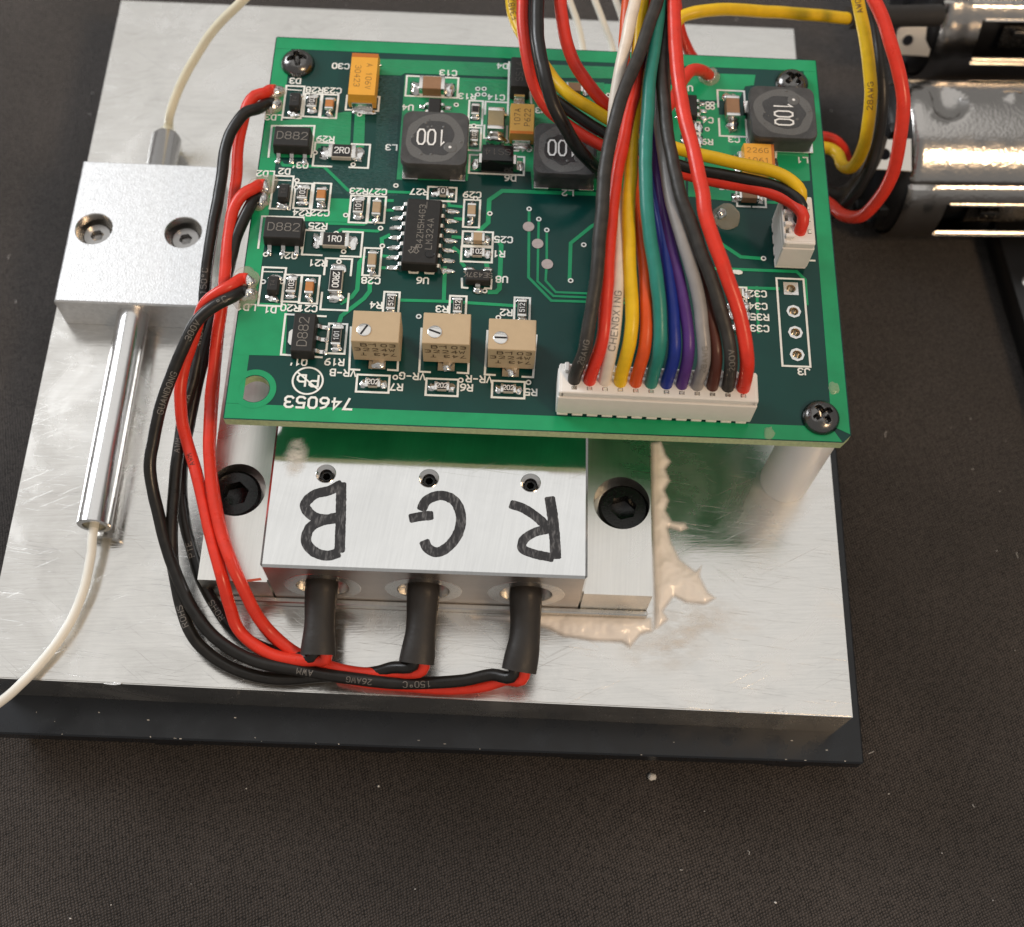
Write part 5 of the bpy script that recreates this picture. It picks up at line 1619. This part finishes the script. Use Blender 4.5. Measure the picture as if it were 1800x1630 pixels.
wire('dusty black wire beside the red wire at the right end of the long plug', 'dusty_black', plug_wire(10, [(49.35, 4.17, 24.4), (48.76, 6.33, 26), (47.79, 8.51, 27.6), (46.76, 10.9, 28.8), (45.73, 13.31, 29.6), (44.9, 15.75, 30.2), (44.04, 17.9, 30.6), (43.17, 22.63, 31), (42.59, 27.67, 31.2), (42.41, 32.08, 31.2), (42.85, 37.88, 31), (43.3, 42.56, 31), (43.82, 47.9, 31.2)]), 0.64, group=LOOM, texts=[('200V', 4.6, 0.5, 1, 0)])
wire('bright red wire at the right end of the long plug', 'red', plug_wire(11, [(50.87, 4.24, 24.4), (50.28, 6.28, 26.2), (49.23, 8.7, 28), (48.05, 11.14, 29.4), (46.95, 13.65, 30.4), (46.18, 15.96, 31), (45.93, 18.39, 31.4), (45.22, 22.1, 31.8), (44.43, 26.06, 32), (43.9, 30.13, 32.2), (43.65, 34.33, 32.4), (43.55, 38.64, 32.6), (43.56, 42.32, 32.8), (43.64, 46.79, 33)]), 0.70, group=LOOM)

# ---- three wires to the short plug
TRIO = 'wires of the three-way plug'
p0x, p0y = PC2[0] - 0.1, PC2[1] - 0.9
wire('yellow wire with black print running to the short plug', 'yellow', [(26.51, 56.02, 22.5), (27.13, 50.18, 22.4), (27.66, 47.29, 22.4), (28.93, 43.91, 22.6), (31.03, 40.3, 23), (32.22, 38.08, 23.2), (34, 35.91, 23.4), (36.42, 34.8, 22.8), (38.1, 34, 22.4), (41.05, 32.82, 22), (44.35, 31.19, 22), (47.4, 30.16, 22), (49.69, 29.52, 22.2), (52.38, 28.77, 22.4), (55.04, 27.95, 22.6), (57, 26.66, 22.8)] + [(p0x - 0.05, p0y + 2.2, HB + 6.6), (p0x, p0y + 1.5, HB + 5.2), (p0x, p0y + 1.5, HB + 4.2)], 0.66, group=TRIO,
     texts=[('28AWG', 12.2, 0.62, -1, 0), ('E34877', 7.5, 0.62, -1, 0), ('28AWG', 31.0, 0.55, -1, -0.2)], ink='print_brown')
wire('black wire under the yellow one running to the short plug', 'black', [(28.89, 51.85, 26.6), (29.22, 46.72, 26), (29.4, 42.5, 25.4), (29.95, 38.9, 24.4), (30.96, 36.59, 23.4), (32.53, 35.66, 22.8), (34.09, 34.86, 22.3), (35.9, 33.85, 21.8), (37.89, 32.77, 21.4), (41.15, 31.37, 21), (44.47, 29.89, 21), (47.89, 28.81, 21), (49.83, 28.38, 21.2), (53.43, 27.38, 21.6), (55.86, 26.33, 22), (57.37, 25.03, 22.3)] + [(p0x, p0y + 0.7, HB + 6.3), (p0x, p0y + 0.05, HB + 5.2), (p0x, p0y, HB + 4.2)], 0.62, group=TRIO)
wire('red wire nearest the front running to the short plug', 'red', [(27.89, 51.37, 27), (28.3, 46.27, 26.4), (28.52, 42.94, 25.8), (29.08, 39.35, 24.8), (29.97, 36.75, 23.6), (31.28, 35.32, 22.4), (33.11, 34.1, 21.6), (35.06, 33.09, 21), (37.54, 31.95, 20.6), (41.24, 30.5, 20.2), (44.87, 29.34, 20.2), (49.23, 28.08, 20.4), (52.63, 27.21, 20.8), (55.2, 26.02, 21.4), (56.99, 24.66, 21.8)] + [(p0x + 0.05, p0y - 0.6, HB + 6.2), (p0x, p0y - 1.45, HB + 5.2), (p0x, p0y - 1.5, HB + 4.2)], 0.64, group=TRIO)

# ---- loose wires soldered to the back of the board
wire('thick black wire curving down over the middle inductor', 'black', [(29.58, 49.37, 29), (29.83, 44.37, 28.4), (30, 40.07, 28), (30.37, 37.4, 27.6), (30.96, 34.92, 27.2), (31.84, 32.51, 26), (33.2, 31.03, 24.4), (34.72, 30.14, 22.4), (36.38, 30.18, 20), (37.6, 31.05, 17.4), (37.98, 31.76, 16.1)], 0.70)
wire('red wire arching from the back to a joint right of the loom', 'red', [(32.06, 50.57, 28), (32.37, 45.91, 27), (32.62, 43.39, 26.4), (33.25, 41.11, 25.6), (34.23, 39.17, 24.8), (35.52, 37.55, 24), (36.87, 36.24, 23.2), (38.23, 35.46, 22.4), (40.56, 34.98, 21.2), (43.49, 36.51, 20.2), (45.53, 39.73, 19.6), (46.59, 42.54, 19.4), (47.6, 44.26, 19), (49, 45.41, 17.8), (50.21, 46.16, 16.2)], 0.68)
wire('red wire dipping behind the back edge of the board', 'red', [(45.78, 59.8, 20), (46.37, 55.67, 18), (46.9, 54.14, 16), (48.11, 53.97, 13), (50.01, 54.53, 9.5), (52.43, 54.75, 7)], 0.66)
FIB = 'thin white fibres behind the board'
for pts, lab in (([(33.08, 66.5, 12), (34.33, 62.93, 10), (35.46, 60.71, 8.5), (36.31, 58.45, 7), (36.74, 55.22, 5.5)], 'thin white fibre behind the board, left of the pair'),
                 ([(35.57, 66.65, 12), (37.54, 63.12, 10), (38.9, 60.91, 8.5), (39.98, 58.66, 7), (40.62, 55.44, 5.5)], 'thin white fibre behind the board, right of the pair'),
                 ([(38.42, 66.82, 12), (40.19, 63.27, 10), (41.34, 61.04, 8.5), (42.21, 58.78, 7), (42.64, 55.55, 5.5)], 'thin white fibre mostly hidden behind the loom')):
    cable('optical_fibre', lab, 'fibre', pts, 0.42, 'fibre_white', 12, 0.6, FIB)

# ---- laser diode leads: three red and three black, looping round the left side to the bores
LEADS = 'laser diode leads'
def jz(i, dx=0.0):
    return (JOINTS[i][0] + dx, JOINTS[i][1], HB + 0.55)
wr = 0.645
wire('black lead soldered highest on the board, looping left to the middle sleeve', 'black', [jz(1, 0.1), jz(1, -0.5)] + [(-0.64, 37.7, 17.2), (-1.85, 36.74, 17.6), (-2.95, 34.65, 17.4), (-3.59, 31.92, 16.8), (-3.76, 28.1, 16), (-4.07, 24.03, 15.2), (-4.37, 20.16, 14.2), (-4.51, 16.61, 13), (-4.5, 13.8, 11.8), (-4.71, 10.77, 10.6), (-5.28, 7.32, 9.4), (-5.95, 4.36, 8.6), (-6.18, 0.45, 7.8), (-6.28, -3.07, 7), (-6.19, -7.36, 6), (-5.98, -10.15, 5.2), (-5.49, -12.73, 4.4), (-4.77, -15.4, 3.6), (-3.7, -17.84, 2.9), (-2.2, -19.64, 2.2), (0.23, -21.19, 1.6), (3.01, -22.06, 1.2), (6.41, -22.3, 1), (9.9, -21.99, 1), (13.43, -21.76, 1.3), (15.81, -21.56, 2), (17.6, -21.22, 3)] + [(19.75, -21.2, 4.2), (19.95, -19.6, 4.75), (20.0, -17, 5.1)], wr, group=LEADS, texts=[('AWM', 42.5, 0.55, -1, 0), ('150oC', 24.5, 0.6, -1, 0), ('300V', 30.5, 0.6, -1, 0), ('1A', 37.4, 0.6, -1, 0), ('ROHS', 60.5, 0.6, -1, 0)], ink='print_faint')
wire('black lead soldered in the middle, hidden behind the others, to the left sleeve', 'black', [jz(3, 0.1), jz(3, -0.5)] + [(0.01, 25, 16.8), (-0.57, 23.43, 16.6), (-1.14, 21.49, 16.2), (-1.47, 19.36, 15.6), (-1.92, 17.01, 14.8), (-2.67, 14.9, 13.6), (-3.55, 12.32, 12), (-4.64, 8.76, 9.6), (-5.46, 4.85, 7.8), (-6.07, 0.29, 6), (-5.9, -3.77, 5), (-5.26, -6.7, 4.4), (-4.14, -9.85, 3.7), (-2.99, -12.69, 3.1), (-1.36, -15.17, 2.5), (0.5, -17.26, 1.9), (2.57, -18.68, 1.6), (5.06, -19.71, 1.7), (7.26, -20.24, 2.4)] + [(9.5, -20.6, 3.7), (9.8, -19.2, 4.7), (9.9, -17, 5.1)], wr, group=LEADS, texts=[('ROHS', 47.5, 0.6, -1, 0), ('PTE', 40.5, 0.6, -1, 0), ('AWM', 9.5, 0.55, -1, 0)], ink='print_faint')
wire('black lead soldered lowest on the board, forming the outermost loop', 'black', [jz(5, 0.1), jz(5, -0.5)] + [(-0.39, 13.53, 17), (-1.85, 12.57, 17), (-3.78, 10.81, 16.4), (-5.11, 8.48, 15.2), (-6.28, 6.26, 13.8), (-7.35, 3.48, 12.2), (-8.08, 0.69, 10.6), (-8.41, -2.42, 9), (-8.07, -4.96, 7.6), (-7.36, -7.33, 6.6), (-6.33, -10.32, 5.6), (-4.91, -13.34, 4.8), (-3.2, -16.09, 4.2), (-0.98, -18.79, 3.6), (1.69, -20.37, 3.2), (4.59, -21.31, 2.9), (8.84, -21.85, 2.6), (12.88, -22.36, 2.4), (16.9, -22.6, 2.3), (20.8, -22.58, 2.3), (25.03, -22.18, 2.5), (27.81, -21.68, 3)] + [(29.75, -22.0, 3.8), (30.3, -20.2, 4.6), (30.6, -17, 5.1)], wr, group=LEADS, texts=[('26AWG', 57.6, 0.55, -1, 0), ('AWM', 52.0, 0.6, -1, 0), ('150oC', 63.5, 0.6, -1, 0), ('oC', 3.2, 0.6, -1, 0), ('300V', 7.5, 0.6, -1, 0.4), ('GUANDONG', 14.5, 0.6, -1, 0.5)], ink='print_faint')
wire('red lead soldered highest on the board, dropping behind the other red leads', 'red', [jz(0, 0.1), jz(0, -0.5)] + [(-0.06, 40.15, 17), (-1.1, 39.52, 17.2), (-1.88, 38.28, 17), (-2.27, 36.46, 16.4), (-2.56, 33.7, 15.4), (-2.56, 30.52, 14.6), (-2.71, 27.96, 13.8), (-2.8, 24.14, 12.8), (-2.92, 19.62, 11.8), (-2.95, 14.47, 10.8), (-3.1, 9.52, 9.6), (-3.13, 4.65, 8.4), (-2.74, -0.58, 8.2), (-2.05, -4.06, 7.6), (-0.84, -8.12, 7.2), (0.88, -12.12, 6.9), (2.14, -14.62, 5.4), (4.21, -17.45, 2.4), (6.81, -19.59, 1.7), (10.43, -21.28, 1.1), (14.62, -22.34, 0.9), (19.34, -22.64, 0.9), (24.05, -22.7, 1.1), (26.97, -22.48, 1.6), (29.28, -21.99, 2.6)] + [(30.9, -22.2, 3.6), (31.2, -20.2, 4.6), (31.2, -17, 5.1)], wr, group=LEADS, texts=[('150oC', 30.5, 0.55, -1, 0), ('200V', 37.0, 0.55, -1, 0), ('GUANDONG', 44.2, 0.55, -1, 0)], ink='wire_brown')
wire('red lead soldered in the middle of the board edge, bending straight down', 'red', [jz(2, 0.1), jz(2, -0.5)] + [(0.32, 27.1, 17.2), (-0.8, 26, 17.4), (-1.64, 24.33, 17), (-1.95, 21.53, 16.4), (-1.99, 18.49, 15.8), (-2.06, 15.47, 15), (-2.2, 12.43, 13.8), (-2.52, 9.16, 12.4), (-2.78, 5.07, 10.8), (-2.63, 1.12, 10.2), (-2.26, -2.17, 9.6), (-1.55, -5.4, 9), (-0.42, -9.05, 8.5), (1.4, -13.04, 8.2), (2.94, -15.93, 5.8), (4.77, -18.03, 3.4), (7.55, -19.99, 2.6), (11.1, -21.13, 2), (14.63, -21.61, 1.8), (17.59, -21.6, 2.4)] + [(20.7, -21.6, 3.7), (20.8, -19.8, 4.7), (20.6, -17, 5.1)], wr, group=LEADS)
wire('red lead soldered lowest on the board, looping outside the other red leads', 'red', [jz(4, 0.1), jz(4, -0.5)] + [(-0.67, 14.89, 17), (-2.02, 14.06, 16.8), (-3.25, 13.13, 16.2), (-4.37, 10.87, 14.4), (-5.55, 8.21, 12.4), (-6.09, 5.32, 10.8), (-5.84, 2.83, 9.8), (-5, 0.36, 8.8), (-3.61, -3.2, 8.6), (-2.77, -5.75, 8.2), (-1.57, -9.32, 7.8), (-0.12, -13.36, 7.2), (0.65, -15.77, 5.4), (1.88, -18.26, 3.4), (4.84, -20.26, 3), (7.8, -20.8, 3), (9.83, -20.84, 3.4)] + [(10.9, -20.9, 4.1), (10.6, -19.2, 4.8), (10.4, -17, 5.1)], wr, group=LEADS, texts=[('AWM', 23.0, 0.5, -1, 0)], ink='wire_brown')

# heat-shrink sleeves pushed over the laser diodes
for pts, lab in (([(9.9, -10.5, 5.2), (9.9, -13.2, 5.2), (9.95, -15.5, 5.15), (10.05, -18, 5.0), (10.1, -20.6, 4.5)], 'black heat-shrink sleeve in the bore under the letter B'),
                 ([(20.4, -10.5, 5.2), (20.4, -13.2, 5.2), (20.4, -15.6, 5.15), (20.35, -18.2, 5.0), (20.1, -21.1, 4.4)], 'black heat-shrink sleeve in the bore under the letter G'),
                 ([(30.95, -10.5, 5.2), (30.95, -13.2, 5.2), (31.0, -15.8, 5.15), (30.95, -18.4, 5.0), (30.5, -21.5, 4.3)], 'black heat-shrink sleeve in the bore under the letter R')):
    path = spline(pts, 0.35)
    n = len(path)
    rad = [1.62 + 0.07 * math.sin(i * 0.35 + len(lab)) + (0.14 * max(0, (i - n * 0.7) / (n * 0.3))) for i in range(n)]
    mb = MB().tube(path, rad, 28, False)
    inner = path[-1] + (path[-2] - path[-1]) * 3
    b0 = len(mb.v)
    m2 = MB().tube([path[-1], inner], [rad[-1] - 0.25, rad[-1] - 0.3], 28, False)
    mb.add(m2.v, m2.f)
    nlast = (n - 1) * 28
    mb.f += [(nlast + i, nlast + (i + 1) % 28, b0 + (i + 1) % 28, b0 + i) for i in range(28)]
    mb.f.append(tuple(b0 + 28 + i for i in range(28)))
    for k, v in enumerate(mb.v):            # flattened a little where it was squeezed
        p = path[min(n - 1, k // 28)] if k < n * 28 else path[-1]
        t = min(1, (k // 28) / n) if k < n * 28 else 1
        mb.v[k] = (v[0] if True else 0, v[1], p.z + (v[2] - p.z) * (1 - 0.28 * t))
    tag(obj('heat_shrink_sleeve', mb, 'shrink_tube', smooth=50), lab, 'sleeve', 'heat-shrink sleeves on the lasers')

# ---- motor leads at the right
MLD = 'leads running to the motors'
wire('yellow lead running level across the back to the upper motor', 'yellow', [(46.07, 51.74, 18), (46.9, 52.69, 18.4), (48.47, 53.28, 18.6), (51.81, 54.5, 18), (57.01, 56.49, 16), (62.39, 58.3, 14), (67.57, 60, 12), (69.26, 60.49, 11.4)], 0.72, group=MLD)
wire('yellow lead in a long loop right of the board', 'yellow', [(65.02, 58.49, 24), (66.29, 53.7, 22), (67.21, 50.03, 20.6), (67.95, 46.54, 19), (68.52, 43.38, 17), (68.9, 41.41, 14), (69.15, 40.93, 10), (69.04, 41.56, 6.5), (68.47, 43.12, 5), (68.37, 44.97, 4.4), (67.72, 46.21, 4), (66.04, 46.56, 4), (63.34, 46.69, 4)], 0.74, group=MLD, texts=[('AWG', 7.0, 0.6, -1, -0.3), ('28AWG', 17, 0.6, -1, -0.3)], ink='print_brown')
wire('black lead beside the long yellow loop', 'black', [(67.27, 61.83, 21), (68.49, 56.34, 19.5), (69.59, 51.78, 18), (70.25, 47.34, 16.4), (70.7, 44.41, 14), (70.99, 42.21, 10.6), (70.38, 39.94, 7.6), (69.41, 38.64, 4.8), (68.01, 37.9, 2.6), (65.42, 37.39, 1.6)], 0.72, group=MLD)
wire('red lead in the widest loop, crossing in front of the lower motor', 'red', [(65.37, 56.37, 26), (66.88, 50.73, 25), (68.37, 47.26, 24), (69.77, 43.55, 22.4), (70.88, 40.12, 20), (71.42, 37.88, 17), (71.61, 36.26, 13), (71, 35.05, 9), (69.85, 34.88, 6), (68.48, 36.41, 4), (67.38, 38.42, 3), (65.26, 40.18, 3)], 0.76, group=MLD)
wire('red lead end showing under the right edge of the board', 'red', [(63.43, 48.02, 4), (66.3, 48.17, 4), (68.26, 48.06, 3.6), (69.71, 47.68, 2.4), (70.6, 46.78, 1)], 0.66, group=MLD)
m_slv = [(66.5, 42.23, 1.5), (68.55, 41.03, 1.5), (70.47, 41.68, 2.5), (72.23, 44.13, 4.5), (73.09, 46.9, 6)]
o, path = cable('heat_shrink_sleeve', 'black sleeve round the motor leads beside the board edge', 'sleeve', m_slv, 1.1, 'shrink_tube', 16)
o, path = cable('heat_shrink_sleeve', 'black sleeve at the end of the level yellow lead', 'sleeve', [(68.67, 60.45, 11.5), (71.34, 61.76, 10.5), (74.75, 63.31, 9.2), (78.19, 64.77, 8), (82.35, 66.08, 7)], 1.35, 'shrink_tube', 18)

# ================================================================== MOTORS
def motor(x, y, zc, r, length, rot, label, roll, tab):
    M = T(x, y, zc, rot)
    t = thing('electric_motor', label, 'motor', T(x + length / 2, y, CLOTH_Z), 'nickel-plated motors beside the board')
    # can: cylinder along +x with openings cut out of it
    nx, na = 48, 120
    wins = [(5.5, 40.0, -13, 17)]
    def solid(i, k):
        xx = length * (i + 0.5) / nx
        ang = (360 * (k + 0.5) / na) % 360
        if ang > 180:
            ang -= 360
        return not any(a <= xx <= b and c <= ang <= d for a, b, c, d in wins)
    def rad(xx, ang):
        rr = r
        if xx < 0.8:
            rr -= 0.5 * (1 - xx / 0.8) ** 2
        rr -= 0.3 * math.exp(-((ang - 33) / 1.6) ** 2)                      # seam
        if xx < 3.2 and ang < 33:
            rr += 0.18
        d = ((xx - 4.6) / 2.4) ** 2 + ((ang - 97) / 17) ** 2
        if d < 1:                                                           # dent
            rr -= 1.3 * (1 - d) ** 0.6 * max(0, min(1, (xx - 2.6) / 0.7))
        d = ((xx - 13.2) / 1.0) ** 2 + ((ang - 103) / 5) ** 2
        if d < 1:
            rr += 0.55 * (1 - d) ** 0.5
        return rr
    def pt(i, k, dr=0.0):
        xx = length * i / nx
        ang = (360 * k / na) % 360
        a2 = ang - 360 if ang > 180 else ang
        rr = rad(xx, a2) - dr
        a = math.radians(ang + roll)
        # ang 0 = front (-y), 90 = up
        return (xx, -rr * math.cos(a), rr * math.sin(a))
    mb = MB()
    idx = {}
    def vi(i, k):
        k %= na
        if (i, k) not in idx:
            idx[(i, k)] = len(mb.v)
            mb.v.append(pt(i, k))
        return idx[(i, k)]
    for i in range(nx):
        for k in range(na):
            if solid(i, k):
                mb.f.append((vi(i, k), vi(i + 1, k), vi(i + 1, k + 1), vi(i, k + 1)))
    obj('can', mb, 'motor_can', t, M, smooth=35)
    obj('rotor', MB().lathe([(0, 0.6), (r - 2.2, 0.6), (r - 2.2, length - 0.5), (0, length - 0.5)], 40, 'x'), 'black_plastic', t, M, smooth=40)
    # rolled lips along the long edges of the openings
    for ang in (-16, -20.5, 18):
        a = math.radians(ang + roll)
        mb = MB().rbox(0, 0, 0, 15.0, 0.3, 0.5, 0.06, 1)
        obj('window_lip', mb, 'motor_lip', t, M @ T(13.2, -(r - 0.05) * math.cos(a), (r - 0.05) * math.sin(a), 0, -ang - roll + 90))
    # brush seen in the opening
    a = math.radians(1 + roll)
    mb = MB().rbox(0, 0, 0, 9.0, 3.2, 0.3, 0.1, 1)
    mb.rbox(-2.0, 0.9, 0.5, 2.6, 1.0, 0.9, 0.25, 2)
    obj('brush_spring', mb, 'black_nickel', t, M @ T(13.5, -(r - 1.4) * math.cos(a), (r - 1.4) * math.sin(a), 0, -1 - roll + 90))
    # plastic end bell
    mb = MB().lathe([(0, -3.2), (2.2, -3.2), (2.3, -2.2), (r - 2.6, -2.0), (r - 1.2, -1.2), (r - 0.55, 0.2), (r - 0.6, 0.9)], 48, 'x')
    eb = obj('end_bell', mb, 'black_plastic', t, M, smooth=40)
    lugm = MB().rbox(0, 0, 0, 2.6, 1.6, 1.6, 0.4, 2).mesh('lug', 'black_plastic', 40)
    for k in range(5):
        a = math.radians(-75 + k * 38)
        obj('lug', lugm, None, eb, M @ T(-1.2, -(r - 2.0) * math.cos(a), (r - 2.0) * math.sin(a)))
    # solder tab with its hole
    ty, tz, tang = tab
    vs, fs = face_with_holes([(-4.9, -1.9), (-0.3, -2.1), (-0.2, 2.0), (-4.9, 1.8), (-5.3, 1.4), (-5.3, -1.5)], [ellipse(-3.6, 0, 0.75, 0.75, 20)])
    mb = MB().add([(px, py, 0.0) for px, py, _ in vs], fs)
    mb.add([(px, py, -0.3) for px, py, _ in vs], [f[::-1] for f in fs])
    obj('terminal_tab', mb, 'tab_metal', t, M @ T(0, ty, tz, 0, tang))
    return t
ML1 = (80.4, 50.36, -2)
motor(ML1[0] - 3.1, ML1[1] + 0.4, CLOTH_Z + 10.0, 10.0, 32, 2.2, 'dented nickel-plated motor nearest the front with a drilled solder tab', 0, (-5.6, 8.0, 18))
ML2 = (87.45, 79.21, -2)
motor(ML2[0] - 2.9, ML2[1] - 1.2, CLOTH_Z + 10.0, 10.0, 32, 2.2, 'nickel-plated motor cut off by the top edge, behind the dented one', 16, (-8.6, 2.0, 60))

# black case at the far right
c0, c1 = (91.43, 41.61, -8), (93.55, 23.55, -8)
d = (Vector(c1) - Vector(c0)).normalized()
ang = math.degrees(math.atan2(d.y, d.x))
mid = Vector(c0) + d * 12
nrm = Vector((-d.y, d.x, 0))
case = thing('plastic_case', 'black plastic case with pale studs at the right edge', 'case', T(mid.x, mid.y, CLOTH_Z, ang))
obj('shell', MB().rbox(0, 0, 2.0, 34, 16, 4.0, 0.5, 2), 'black_plastic', case, T(mid.x + nrm.x * 10.2, mid.y + nrm.y * 10.2, CLOTH_Z, ang), smooth=40)
for k, s in enumerate((-6.3, -2.4, 6.5)):
    q = Vector(c0) + d * (12 + s) + nrm * 4.0
    obj('stud', MB().lathe([(0.7, 0), (0.65, 0.3), (0.4, 0.5), (0, 0.55)], 16), 'tinned', case, T(q.x, q.y, CLOTH_Z + 3.95) @ Matrix.Diagonal((1.0 if k != 1 else 0.5, 1.4 if k != 1 else 0.5, 1, 1)), smooth=40)
